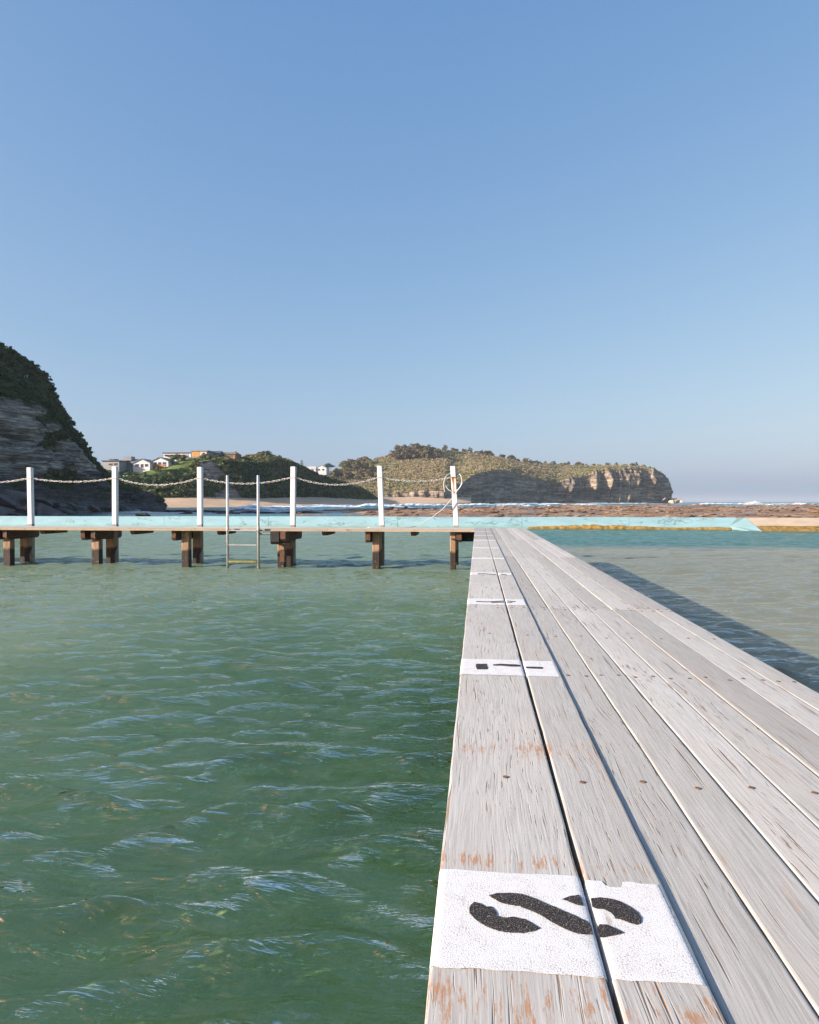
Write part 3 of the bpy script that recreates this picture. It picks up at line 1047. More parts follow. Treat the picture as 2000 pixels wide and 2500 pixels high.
reef_rubble()

# ------------------------------------------------------------------ foliage
def clump(r, n, flat=0.75, leaf=0.35):
    """n leaf quads over an uneven dome of radius 1"""
    d = r.normal(size=(n, 3))
    d /= np.linalg.norm(d, axis=1, keepdims=True)
    d[:, 2] = np.abs(d[:, 2]) * 1.0 - 0.12
    rad = 0.55 + 0.5 * r.random((n, 1))
    c = d * rad * np.array([1, 1, flat])
    nn = d + 0.7 * r.normal(size=(n, 3))
    nn /= np.linalg.norm(nn, axis=1, keepdims=True)
    a = np.cross(nn, r.normal(size=(n, 3)))
    a /= np.linalg.norm(a, axis=1, keepdims=True)
    b = np.cross(nn, a)
    s = leaf * (0.6 + 0.8 * r.random((n, 1)))
    return np.stack([c - a * s, c - b * s * 0.7 + a * s * 0.1, c + a * s, c + b * s * 0.7], 1)


def scatter(name, L, n, size, leaves, leaf, mat, label, cat, where, seed, tilt=True):
    r = np.random.default_rng(seed)
    P, uu, vv = L.P, L.uu, L.vv
    A = P[:-1, :-1]
    B, D, Cc = P[:-1, 1:], P[1:, :-1], P[1:, 1:]
    area = np.linalg.norm(np.cross(B - A, D - A), axis=-1)
    w = area * where(uu[:-1, :-1], vv[:-1, :-1], A, L.rock[:-1, :-1])
    w = w.ravel() / w.sum()
    idx = r.choice(w.size, n, p=w)
    i, j = np.unravel_index(idx, area.shape)
    s, t = r.random((n, 1)), r.random((n, 1))
    base = A[i, j] * (1 - s) * (1 - t) + B[i, j] * s * (1 - t) + D[i, j] * (1 - s) * t + Cc[i, j] * s * t
    sc = size * (0.45 + 1.1 * r.random(n) ** 1.8)
    temps = [clump(r, leaves, 0.55 + 0.4 * r.random(), leaf) for _ in range(12)]
    V = np.zeros((n, leaves, 4, 3), np.float32)
    for k in range(n):
        a = r.random() * 6.283
        c_, s_ = math.cos(a), math.sin(a)
        T = temps[r.integers(12)]
        q = T * sc[k]
        x = q[..., 0] * c_ - q[..., 1] * s_
        y = q[..., 0] * s_ + q[..., 1] * c_
        V[k] = np.stack([x, y, q[..., 2] + sc[k] * 0.08], -1) + base[k]
    big = 0.5 + 0.9 * fbm(base[:, 0] * 0.035, base[:, 1] * 0.035, base[:, 2] * 0.05, 3)
    tone = np.repeat(np.clip(0.62 * big + 0.26 * r.random(n), 0, 0.85), leaves * 4) + r.random(n * leaves).repeat(4) * 0.15
    F = np.arange(n * leaves * 4).reshape(-1, 4)
    me = mesh(name, V.reshape(-1, 3), F, mat)
    attr(me, 'tone', tone)
    return tag(link(name, me), label, cat, kind='stuff')


scatter('cliff_scrub', LC, 2600, 1.0, 44, 0.26, M['leaf_dark'], 'dark scrub covering the slope above the layered cliff', 'scrub',
        lambda u, v, A, rk: ((v > 2.95) & (v < 4.15)) * (rk < 0.5) + 0.7 * ((v > 1.5) & (v <= 2.95) & (rk < 0.6)), 21)
scatter('hill_scrub', LH, 5200, 1.35, 24, 0.36, M['leaf_hill'], 'dense green scrub on the shaded side of the hill', 'scrub',
        lambda u, v, A, rk: ((v > 0.95) & (v < 4.0)) * (rk < 0.45) * np.where((np.abs(u - 400) < 70) & (v > 2.4), 0.08, 1.0) * np.where((v > 2.9) & (u < 590), 0.12, 1), 22)
scatter('heath', LD, 15000, 1.25, 12, 0.46, M['leaf_head'], 'low olive heath over the top of the headland', 'heath',
        lambda u, v, A, rk: ((v > 2.85) & (v < 5.15)) * (u > 640) * np.where(u < 940, 1.0, 1.0) + ((v > 1.0) & (u < 940) & (v < 2.85)) * 1.0, 23)


def leaf_mesh(name, centres, radii, per, leaf, mat, seed, flat=0.8):
    r = np.random.default_rng(seed)
    Q, tone = [], []
    for c, s in zip(centres, radii):
        q = clump(r, per, flat, leaf) * s + np.asarray(c)
        Q.append(q)
        tone += [r.random() * 0.7] * (per * 4)
    V = np.concatenate(Q).reshape(-1, 3)
    me = mesh(name, V, np.arange(len(V)).reshape(-1, 4), mat)
    attr(me, 'tone', np.array(tone) + r.random(len(tone) // 4).repeat(4) * 0.3)
    return me


def tree_kind(h, w, nclump, per, leaf, mat, seed, crown0=0.35, limbs=5, thick=0.03):
    r = np.random.default_rng(seed)
    mb = MB()
    top = (r.normal(0, 0.03) * h, r.normal(0, 0.03) * h, h * 0.72)
    mb.tube([(0, 0, -0.12 * h), (0, 0, h * 0.25), top], [h * thick * 1.2, h * thick, h * thick * 0.3], 6)
    cs, rs = [], []
    for i in range(nclump):
        a = r.random() * 6.283
        zz = crown0 + (1 - crown0) * r.random() ** 0.8
        prof = math.sin(math.pi * min(1, max(0.12, (zz - crown0 * 0.8) / (1.06 - crown0 * 0.8)))) ** 0.6
        rr = w * 0.5 * prof * math.sqrt(r.random())
        cs.append((rr * math.cos(a), rr * math.sin(a), h * zz * 0.93))
        rs.append(w * (0.16 + 0.14 * r.random()))
    for i in range(limbs):
        c = cs[i]
        mb.tube([(0, 0, h * 0.25 + h * 0.3 * r.random()), (c[0] * 0.6, c[1] * 0.6, c[2] * 0.8), c], [h * thick * 0.5, h * thick * 0.3, h * thick * 0.12], 5)
    me = bpy.data.meshes.new('trunk')
    me.from_pydata(mb.v, [], mb.f)
    me.materials.append(M['bark'])
    return me, leaf_mesh('crown', cs, rs, per, leaf, mat, seed + 50)


def plant(kind, name, loc, s, rz, label, cat, group=None):
    t = empty(name, loc, label, cat, group)
    t.rotation_euler = (0, 0, rz)
    t.scale = (s, s, s)
    for nm, me in zip(('trunk', 'crown'), kind):
        o = bpy.data.objects.new(nm, me)
        COL.objects.link(o)
        o.parent = t
    return t


TK = [tree_kind(7.0, 7.5, 26, 26, 0.34, M['leaf_tree'], 31, 0.12), tree_kind(8.5, 5.5, 22, 24, 0.36, M['leaf_tree'], 32, 0.18),
      tree_kind(5.6, 8.0, 26, 24, 0.36, M['leaf_tree'], 33, 0.06), tree_kind(6.5, 8.5, 26, 26, 0.33, M['leaf_head'], 34, 0.08)]
SHK = [tree_kind(4.5, 5.0, 22, 30, 0.30, M['leaf_dark'], 36, 0.25), tree_kind(5.0, 4.6, 14, 24, 0.28, M['leaf_dark'], 37, 0.4, 9)]
GK = [tree_kind(6.0, 6.0, 20, 22, 0.34, M['leaf_hill'], 38, 0.2), tree_kind(5.0, 6.5, 20, 22, 0.34, M['leaf_tree'], 39, 0.15)]

rt = random.Random(4)
# grove on the headland's summit
GL = ['broad round', 'tall narrow', 'low spreading']
for i, px in enumerate(np.linspace(962, 1062, 19)):
    d = rt.choice([0.55, 0.8, 1.0])
    Y = 660 + rt.random() * 40
    p = at(px + rt.uniform(-3, 3), 1104, Y)
    q = drop(LD, p[0], p[1])
    env = math.sin(math.pi * min(1, max(0.06, (px - 950) / 125))) ** 0.5
    plant(TK[i % 3], 'grove_tree', q, (0.75 + 0.45 * env) * (1.1 if i % 3 else 1.25), rt.random() * 6.28,
          GL[i % 3] + ' grey-green tree in the close grove crowning the summit of the headland', 'tree', GL[i % 3] + ' trees of the summit grove')
# trees along the falling ridge line
RL = ['broad round', 'tall narrow', 'low spreading', 'low olive domed']
i = 0
px = 1082.0
while px < 1590:
    p = None
    for yy in range(1085, 1175):
        p = hit(LD, px, yy)
        if p:
            break
    if p:
        s = 0.5 + 0.45 * rt.random()
        s *= 0.8 if px > 1420 else 1.0
        plant(TK[i % 4], 'ridge_tree', p + Vector((0, 3, -1.2)), s, rt.random() * 6.28,
              RL[i % 4] + ' tree on the skyline of the headland seaward of the summit grove', 'tree', RL[i % 4] + ' trees along the seaward skyline')
    i += 1
    px += rt.choice([4, 6, 8, 10, 14, 20])
# rounded dense trees at the landward foot of the headland
for k, (px, py, s) in enumerate(((828, 1168, 1.0), (842, 1150, 1.15), (858, 1146, 1.3), (872, 1156, 1.25), (886, 1148, 1.35), (899, 1152, 1.2), (850, 1172, 1.0), (880, 1176, 1.0), (905, 1166, 0.9), (862, 1138, 1.1), (893, 1135, 1.1))):
    p = hit(LD, px, py)
    if p:
        plant(TK[(k * 3) % 4], 'bushy_tree', p, s * 1.15, k * 1.3, 'rounded brown-green tree in the clump between the white cottages and the headland', 'tree', 'clump of rounded trees')
# skyline shrubs and trees of the near cliff
for k, (px, py, s, kd) in enumerate(((70, 0, 0.30, 0), (86, 0, 0.38, 0), (100, 0, 0.42, 0), (112, 0, 0.46, 1), (124, 0, 0.42, 1), (30, 0, 0.25, 0))):
    p = None
    for yy in range(780, 1200, 2):
        p = hit(LC, px, yy)
        if p:
            break
    if p:
        plant(SHK[kd], 'cliff_tree', p, s, k * 2.1, ['dark dense coast tree on the cliff-edge skyline', 'thin straggly coast tree leaning out from the cliff edge'][kd], 'tree', ['dense coast trees on the cliff edge', 'straggly coast trees on the cliff edge'][kd])
# trees between the houses
for k, (px, py, s, kd) in enumerate(((432, 1128, 0.85, 0), (420, 1136, 0.8, 0), (448, 1126, 0.7, 1), (580, 1116, 0.9, 1), (588, 1117, 0.85, 1), (347, 1133, 0.6, 1), (640, 1116, 0.9, 1), (655, 1117, 0.8, 0))):
    p = hit(LH, px, py)
    if p:
        plant(GK[kd], 'garden_tree', p, s * 0.62, k * 1.7, ['dark green garden tree among the hilltop houses', 'brown-tinged garden tree among the hilltop houses'][kd], 'tree', ['green trees among the hilltop houses', 'brownish trees among the hilltop houses'][kd])


def norfolk_pine(px, py, h):
    p = hit(LD, px, py)
    if p is None:
        return
    r = np.random.default_rng(8)
    mb = MB()
    mb.tube([(0, 0, -1), (0, 0, h)], [h * 0.025, h * 0.004], 6)
    cs, rs = [], []
    for k in range(11):
        z = h * (0.16 + 0.80 * k / 10)
        L_ = h * 0.26 * (1 - k / 11.5) + 0.15
        for a in range(6):
            an = a * math.pi / 3 + k * 0.5
            for q in (0.35, 0.7, 1.0):
                cs.append((L_ * q * math.cos(an), L_ * q * math.sin(an), z + 0.10 * L_ * q))
                rs.append(h * 0.045 * (1.1 - 0.4 * q))
            mb.tube([(0, 0, z), (L_ * math.cos(an), L_ * math.sin(an), z + 0.1 * L_)], h * 0.006, 4)
    me = bpy.data.meshes.new('trunk')
    me.from_pydata(mb.v, [], mb.f)
    me.materials.append(M['bark'])
    plant((me, leaf_mesh('crown', cs, rs, 7, 0.5, M['leaf_pine'], 9)), 'pine_tree', p, 1.0, 0.3, 'tall dark conical pine beside the white cottages on the saddle', 'tree')


norfolk_pine(737, 1153, 10.5)
pp = hit(LD, 803, 1154)
if pp:
    plant(tree_kind(7.6, 7.5, 16, 22, 0.30, M['leaf_pine'], 44, 0.62, 8, 0.02), 'spreading_pine', pp, 1.0, 0.5, 'flat-topped dark spreading tree right beside the white cottages on the saddle', 'tree')

# ------------------------------------------------------------------ houses
def house(px0, px1, pyb, pyt, Y, label, wall, roof, style='gable_front', depth=8.0, windows=(), extra=None, eave=0.55, cat='house', chimney=None):
    """a house whose front spans px0..px1, eaves and ridge between pyb and pyt"""
    a, b = at(px0, pyb, Y), at(px1, pyb, Y)
    w = float(np.linalg.norm(b[:2] - a[:2]))
    h = (pyb - pyt) * Y / FPX
    base = (a + b) / 2
    t = empty('house', base, label, cat)
    t.rotation_euler = (0, 0, math.atan2(b[1] - a[1], b[0] - a[0]))
    mw = wmat(t)

    def part(mb, name, mat, parent=None):
        me = bpy.data.meshes.new(name)
        me.from_pydata(mb.v, [], mb.f)
        bm = bmesh.new()
        bm.from_mesh(me)
        bmesh.ops.recalc_face_normals(bm, faces=bm.faces)
        bm.to_mesh(me)
        bm.free()
        me.materials.append(mat)
        o = bpy.data.objects.new(name, me)
        COL.objects.link(o)
        o.parent = parent or t
        return o

    e = h * eave if style.startswith('gable') else h * 0.86
    hw = w / 2
    ov = 0.35
    if style == 'gable_front':
        part(MB().prism([(-hw, -3), (hw, -3), (hw, e), (0, h * 0.97), (-hw, e)], 0, depth), 'wall', wall)
        sl = (h - e) / hw
        tk = 0.22
        for s in (-1, 1):
            part(MB().prism([(0, h), (s * (hw + ov), e - sl * ov), (s * (hw + ov), e - sl * ov + tk), (0, h + tk)], -ov, depth + ov), 'roof', roof)
    elif style == 'gable_side':
        part(MB().box(-hw, hw, 0, depth, -3, e), 'wall', wall)
        m = MB()
        V = [(-hw - ov, -ov, e - 0.1), (hw + ov, -ov, e - 0.1), (hw + ov, depth + ov, e - 0.1), (-hw - ov, depth + ov, e - 0.1), (-hw * 0.82, depth / 2, h), (hw * 0.82, depth / 2, h)]
        m.add(V, [(0, 1, 5, 4), (2, 3, 4, 5), (1, 2, 5), (3, 0, 4), (3, 2, 1, 0)])
        part(m, 'roof', roof)
    else:
        part(MB().box(-hw, hw, 0, depth, -3, e), 'wall', wall)
        part(MB().box(-hw - ov, hw + ov, -ov, depth + ov, e + 0.003, h), 'roof', roof)
    for (u0, u1, v0, v1, mt) in windows:
        x0, x1 = -hw + u0 * w, -hw + u1 * w
        z0, z1 = v0 * h, v1 * h
        f = part(MB().box(x0, x1, -0.08, 0.05, z0, z1), 'window' if mt == 'glass' else 'panel', M['hw_white'] if mt == 'glass' else M[mt])
        if mt == 'glass':
            fr = 0.08
            part(MB().box(x0 + fr, x1 - fr, -0.11, -0.02, z0 + fr, z1 - fr), 'pane', M['glass'], f)
    if chimney:
        x = -hw + chimney * w
        part(MB().box(x - 0.3, x + 0.3, depth * 0.4, depth * 0.4 + 0.6, h * 0.6, h * 1.15), 'chimney', roof)
    if extra == 'deck':
        dk = part(MB().box(-hw * 0.55, hw * 0.9, -1.6, -0.05, -0.4, -0.2), 'deck', M['hw_brick'])
        for k in range(7):
            x = -hw * 0.52 + k * hw * 1.36 / 6
            part(MB().box(x - 0.08, x + 0.08, -1.56, -1.44, -0.2, 0.75), 'rail_post', M['hw_brick'], dk)
        part(MB().box(-hw * 0.55, hw * 0.9, -1.6, -1.4, 0.753, 0.85), 'rail', M['hw_brick'], dk)
        part(MB().box(-hw * 0.55, hw * 0.9, -1.52, -1.48, -0.1, 0.55), 'balustrade', M['hw_brick'], dk)
    if extra == 'upper':
        part(MB().box(-hw * 0.35, hw * 0.3, 1, 4, h * 0.8, h * 1.22), 'clerestory', roof)
    if extra == 'porch':
        part(MB().box(-hw * 0.9, hw * 0.6, -1.8, -0.05, h * 0.48, h * 0.55), 'awning', roof)
    return t


W = 'glass'
house(251, 291, 1141, 1123, 248, 'low dark grey house with boxy roof nearest the shaded cliff', M['hw_grey'], M['roof_dark'], 'flat', 8, ((0.35, 0.6, 0.25, 0.6, W), (0.68, 0.9, 0.25, 0.65, W)), 'upper')
house(280, 338, 1143, 1118, 254, 'wide grey hip-roofed house with teal front and brick base', M['hw_teal'], M['roof_grey'], 'gable_side', 9, ((0.0, 0.18, 0.0, 0.4, 'hw_brick'), (0.3, 0.5, 0.15, 0.45, W), (0.68, 0.92, 0.08, 0.48, 'hw_dark')), 'upper')
house(325, 366, 1142, 1120, 252, 'white gabled cottage with grey roof between grey house and brick-railed cottage', M['hw_white'], M['roof_grey'], 'gable_front', 8, ((0.12, 0.36, 0.12, 0.45, W), (0.45, 0.62, 0.0, 0.45, W), (0.70, 0.9, 0.12, 0.45, W)))
house(368, 411, 1139, 1116, 256, 'white gabled cottage with orange-brown railed deck in front', M['hw_white'], M['roof_grey'], 'gable_front', 8, ((0.15, 0.35, 0.2, 0.5, W), (0.42, 0.6, 0.05, 0.5, W), (0.68, 0.88, 0.2, 0.5, W)), 'deck')
house(399, 466, 1119, 1104, 285, 'long low white modern house with flat dark roof', M['hw_white'], M['roof_dark'], 'flat', 9, ((0.06, 0.2, 0.3, 0.68, W), (0.26, 0.42, 0.3, 0.68, W), (0.48, 0.62, 0.3, 0.68, W), (0.7, 0.92, 0.25, 0.7, 'hw_grey')), 'porch')
house(468, 506, 1116, 1099, 282, 'boxy flat-roofed house with orange and pale wall panels', M['hw_grey'], M['roof_grey'], 'flat', 8, ((0.06, 0.48, 0.10, 0.80, 'hw_orange'), (0.52, 0.97, 0.06, 0.80, 'hw_cream')), None, chimney=0.2)
house(507, 536, 1116, 1099, 290, 'blue-grey two-storey house beside the orange-panelled house', M['hw_grey'], M['roof_dark'], 'gable_side', 8, ((0.1, 0.4, 0.08, 0.28, W), (0.55, 0.9, 0.08, 0.28, 'hw_white'), (0.15, 0.45, 0.34, 0.5, W), (0.6, 0.85, 0.34, 0.5, W)))
house(539, 574, 1116, 1102, 292, 'red-brick gabled house with brown roof at the end of the hilltop row', M['hw_brick'], M['roof_brown'], 'gable_side', 8, ((0.08, 0.3, 0.1, 0.45, W), (0.5, 0.85, 0.05, 0.4, 'hw_dark')), None, chimney=0.85)
house(600, 618, 1114, 1107, 305, 'small low brown roof showing over the scrubby hilltop', M['hw_brick'], M['roof_brown'], 'gable_side', 6, ((0.3, 0.6, 0.1, 0.45, W),))
house(745, 771, 1152, 1138, 545, 'white cottage with pale grey roof next to the conical pine', M['hw_white'], M['hw_cream'], 'gable_side', 9, ((0.15, 0.35, 0.1, 0.45, W), (0.55, 0.8, 0.1, 0.45, W)))
house(771, 797, 1151, 1136, 560, 'white cottage with front gable next to the flat-topped tree', M['hw_white'], M['hw_cream'], 'gable_front', 9, ((0.2, 0.4, 0.15, 0.45, W), (0.6, 0.8, 0.15, 0.45, W)))
for k, (px, dy) in enumerate(((302.5, 0), (310, -2))):
    a = at(px, 1160 + dy, 235)
    q = drop(LH, a[0], a[1])
    t = empty('marker_post', q if q else a, 'small white marker post on the dark slope below the houses', 'post', 'white marker posts on the slope')
    MB().box(q[0] - 0.28, q[0] + 0.28, q[1] - 0.2, q[1] + 0.2, q[2] - 0.4, q[2] + 1.3).build('shaft', M['hw_white'], t)
    MB().prism([(q[0] - 0.34, q[2] + 1.303), (q[0] + 0.34, q[2] + 1.303), (q[0], q[2] + 1.6)], q[1] - 0.26, q[1] + 0.26).build('cap', M['hw_white'], t)

# ------------------------------------------------------------------ boulders
def rock_mesh(seed, n=16, box=(1, 1, 0.6), sub=True):
    r = random.Random(seed)
    bm = bmesh.new()
    for _ in range(n):
        p = Vector((r.uniform(-1, 1), r.uniform(-1, 1), r.uniform(-1, 1)))
        p = Vector((p.x * box[0], p.y * box[1], p.z * box[2])) * r.uniform(0.75, 1.0)
        bm.verts.new(p)
    res = bmesh.ops.convex_hull(bm, input=bm.verts)
    bmesh.ops.delete(bm, geom=[g for g in res['geom_interior'] if isinstance(g, bmesh.types.BMVert)], context='VERTS')
    bmesh.ops.bevel(bm, geom=list(bm.edges), offset=0.05, segments=1, affect='EDGES')
    me = bpy.data.meshes.new('boulder')
    bm.to_mesh(me)
    bm.free()
    return me


RM = [rock_mesh(s, 18, (1, 0.8, 0.5)) for s in (1, 2, 3, 4)] + [rock_mesh(s, 14, (1, 0.7, 0.28)) for s in (5, 6, 7)]
RMS = {}


def boulder(i, loc, s, rot, mat, label, group, cat='boulder', sq=(1, 1, 1)):
    key = (i % len(RM), mat)
    if key not in RMS:
        me = RM[key[0]].copy()
        me.materials.clear()
        me.materials.append(M[mat])
        RMS[key] = me
    o = put('boulder', RMS[key], None, loc, rot, (s * sq[0], s * sq[1], s * sq[2]))
    return tag(o, label, cat, group)


cl = [(20, 1222, 84, 2.1, 0), (48, 1206, 86, 2.6, 4), (66, 1238, 83, 1.6, 1), (5, 1245, 80, 1.7, 2), (106, 1222, 89, 1.9, 5), (128, 1224, 91, 2.2, 6), (150, 1232, 92, 1.5, 4), (118, 1246, 87, 1.9, 3),
      (86, 1250, 84, 1.5, 0), (165, 1246, 90, 1.5, 1), (178, 1232, 97, 1.5, 5), (196, 1240, 98, 1.4, 2), (212, 1234, 102, 1.6, 6), (232, 1240, 104, 1.4, 0), (150, 1254, 84, 1.3, 4), (46, 1256, 80, 1.4, 5),
      (200, 1252, 93, 1.2, 3), (252, 1236, 112, 1.7, 1), (268, 1242, 115, 1.4, 4), (290, 1240, 124, 1.7, 5), (312, 1242, 130, 1.5, 2), (335, 1242, 140, 1.6, 6), (240, 1250, 100, 1.1, 6), (-40, 1225, 80, 2.6, 3), (-80, 1235, 78, 2.4, 5)]
BIG = {0: 'huge dark block at the cliff foot just cliffward of the first visible white post', 1: 'huge pale-topped slab leaning above the block beside the first visible post',
       5: 'huge flat slab at the cliff foot between the first two white posts', 23: 'huge block at the cliff foot beyond the visible chain', 24: 'huge leaning slab at the cliff foot beyond the visible chain'}
for k, (px, py, Y, s, i) in enumerate(cl):
    p = at(px, py, Y)
    big = s > 2.0
    boulder(i, (p[0], p[1], p[2] - 0.2), s, (rt.uniform(-0.2, 0.2), rt.uniform(0.1, 0.55), rt.uniform(-0.5, 0.7)), 'boulder',
            BIG[k] if k in BIG else ('flat tilted slab lying in the boulder pile below the layered cliff' if i > 3 else 'blocky dark boulder in the pile below the layered cliff'),
            None if k in BIG else ('flat slabs below the cliff' if i > 3 else 'blocky boulders below the cliff'))
rf = [(348, 1257, 72, 0.85, 0, 1.0), (405, 1243, 118, 2.2, 4, 1), (440, 1244, 116, 2.4, 5, 1), (478, 1244, 115, 2.3, 6, 1), (515, 1245, 112, 2.0, 4, 1), (548, 1246, 110, 1.9, 5, 1), (452, 1251, 98, 1.0, 1, 1), (590, 1248, 104, 1.7, 6, 1),
      (622, 1246, 106, 1.5, 4, 1), (655, 1248, 102, 1.7, 5, 1), (690, 1247, 103, 1.5, 6, 1), (560, 1250, 98, 1.6, 4, 1), (735, 1246, 104, 1.8, 5, 1), (765, 1246, 104, 1.7, 4, 1), (375, 1240, 126, 2.0, 3, 1)]
for k, (px, py, Y, s, i, q) in enumerate(rf):
    p = at(px, py, Y)
    lone = k == 0
    boulder(i, (p[0], p[1], -0.25 if not lone else p[2]), s, (0, rt.uniform(-0.06, 0.06), rt.uniform(-0.4, 0.4)), 'reef_boulder',
            'lone dark rock standing in shallow water between pool wall and cliff' if lone else 'low black reef rock in the line in front of the surf',
            None if lone else 'black reef rocks before the surf', 'rock', (1.25, 1, 0.75) if lone else (1.5, 1.0, 0.75))
for k, (px, py, s) in enumerate(((1628, 1214, 4.2), (1636, 1218, 3.6), (1645, 1221, 3.6), (1655, 1222, 3.2), (1620, 1220, 3.5), (1664, 1225, 2.2), (1640, 1224, 3.0))):
    p = at(px, py, 768 - k * 4)
    boulder(k, p, s * 1.5, (0.2 * k, 0.3, k), 'pale_boulder', 'pale fallen rock at the seaward tip of the headland', 'pale rocks at the headland tip', 'rock')

# ------------------------------------------------------------------ far pool wall
WY = 39.05
end_x = at(1800, 1290, WY)[0]
t = empty('pool_wall', (0, WY, 0), 'long cracked turquoise painted concrete pool wall below the reef', 'wall')
seg = [-60, -46, -32, -18.6, -12.2, -4.6, 2.5, 8.4, end_x]
for a, b in zip(seg[:-1], seg[1:]):
    MB().box(a + 0.006, b - 0.006, WY, WY + 0.5, -1.3, 0.66 + 0.012 * math.sin(a * 3)).build('wall_panel', M['wall'], t)
# orange algae growing in a ragged bead along the foot
V, F = [], []
n = 260
xs = np.linspace(at(1290, 1290, WY)[0], end_x, n)
tt = np.linspace(0, 1, n)
hgt = (0.02 + 0.17 * np.clip(1.0 - np.abs(tt - 0.32) / 0.36, 0, 1) ** 0.6 + 0.05 * np.clip((tt - 0.55) * 4, 0, 1)) * (1 + 0.35 * fbm(xs * 3, 1.0, 0, 3))
for x, h in zip(xs, hgt):
    V += [(x, WY - 0.02, -0.1), (x, WY - 0.20 - 0.05 * vnoise(x * 5, 0.2, 0), -0.05), (x, WY - 0.16, 0.04 + h * 0.55), (x, WY - 0.06, 0.05 + h), (x, WY - 0.003, 0.05 + h)]
me = mesh('algae_band', V, grid_faces(n, 5), M['algae'])
put('algae_band', me, t)
# sloping concrete ramp at the right-hand end with its painted cheek
rp = empty('concrete_ramp', (end_x, WY - 1, 0), 'sloping sandy concrete ramp stained orange beyond the turquoise wall', 'ramp')
XR = 62.0
MB().add([(end_x + 0.42, WY + 0.0, 0.655), (XR, WY, 0.655), (XR, WY - 2.1, -0.02), (end_x + 0.42, WY - 2.1, -0.02), (end_x + 0.42, WY, -1.3), (XR, WY, -1.3), (XR, WY - 2.1, -1.3), (end_x + 0.42, WY - 2.1, -1.3),
          (end_x + 0.42, WY + 0.5, 0.655), (XR, WY + 0.5, 0.655), (end_x + 0.42, WY + 0.5, -1.3), (XR, WY + 0.5, -1.3)],
         [(0, 1, 2, 3), (3, 2, 6, 7), (0, 3, 7, 4), (1, 5, 6, 2), (8, 9, 1, 0), (0, 4, 10, 8), (1, 9, 11, 5), (8, 10, 11, 9)]).build('slope', M['ramp'], rp)
MB().add([(end_x + 0.002, WY, 0.668), (end_x + 0.44, WY, 0.668), (end_x + 0.44, WY - 2.22, -0.005), (end_x + 0.05, WY - 1.9, -0.01), (end_x - 0.36, WY - 0.02, 0.22), (end_x - 0.40, WY - 0.02, -1.3), (end_x + 0.05, WY - 1.9, -1.3), (end_x + 0.44, WY - 2.22, -1.3), (end_x + 0.44, WY, -1.3)],
         [(0, 1, 2, 3, 4), (4, 3, 6, 5), (3, 2, 7, 6), (1, 8, 7, 2)]).build('painted_cheek', M['wall_end'], rp)
ns = 140
xs = np.linspace(end_x + 0.45, XR - 0.1, ns)
V = []
for x in xs:
    u = 0.22 + 0.13 * float(fbm(x * 0.35, 2.0, 0, 4))
    for q in (0.0, 0.5, 1.0):
        s_ = u * q
        V.append((x, WY - 2.1 + 2.1 * s_ / 0.675 - 0.012, -0.02 + s_ + 0.008))
me = mesh('algae_stain', V, grid_faces(ns, 3), M['algae'])
put('algae_stain', me, rp)
MB().box(end_x - 4.5, XR, WY - 4.8, WY - 2.25, -1.2, -0.035).build('wet_apron', M['wet_concrete'], rp)

# ------------------------------------------------------------------ planks
def plank_mesh(length, w, th, seed, lift=0.0, step=0.09, r=0.0028, rag=0.0013):
    """plank along local +Y, top at z=0, with rounded worn edges"""
    n = max(3, int(length / step))
    ys = np.linspace(0, length, n + 1)
    prof = [(-w / 2, -th), (-w / 2, -r * 1.3), (-w / 2 + r * 0.35, -r * 0.35), (-w / 2 + r * 1.5, 0), (0, 0.0004), (w / 2 - r * 1.5, 0), (w / 2 - r * 0.35, -r * 0.35), (w / 2, -r * 1.3), (w / 2, -th)]
    V = []
    for y in ys:
        jl = rag * float(fbm(y * 4.0, seed * 1.7, 0, 3)) + rag * 0.6 * float(vnoise(y * 11, seed, 3))
        jr = rag * float(fbm(y * 4.0, seed * 1.7 + 40, 0, 3)) + rag * 0.6 * float(vnoise(y * 11, seed, 9))
        jz = 0.0006 * float(vnoise(y * 0.9, seed, 5))
        for (px_, pz) in prof:
            V.append((px_ + (jl if px_ < 0 else jr if px_ > 0 else 0), y, pz + jz + lift * 0))
    m = len(prof)
    F = []
    for i in range(n):
        for k in range(m - 1):
            F.append((i * m + k, i * m + k + 1, (i + 1) * m + k + 1, (i + 1) * m + k))
        F.append((i * m + m - 1, i * m, (i + 1) * m, (i + 1) * m + m - 1))
    F.append(tuple(range(m - 1, -1, -1)))
    F.append(tuple(n * m + k for k in range(m)))
    V = [(a, b, c) for a, b, c in V]
    F = [tuple(reversed(f)) for f in F]
    me = mesh('plank', V, F)
    return me


nail_bm = MB()
ring = [(math.cos(a), math.sin(a)) for a in [k * math.pi / 5 for k in range(10)]]
nail_bm.add([(0.0072 * c, 0.0072 * s, 0.0) for c, s in ring] + [(0.0062 * c, 0.0062 * s, 0.0016) for c, s in ring], [tuple(range(10, 20))] + [(k, (k + 1) % 10, 10 + (k + 1) % 10, 10 + k) for k in range(10)])
nail_me = bpy.data.meshes.new('nail')
nail_me.from_pydata(nail_bm.v, [], nail_bm.f)
nail_me.materials.append(M['nail'])

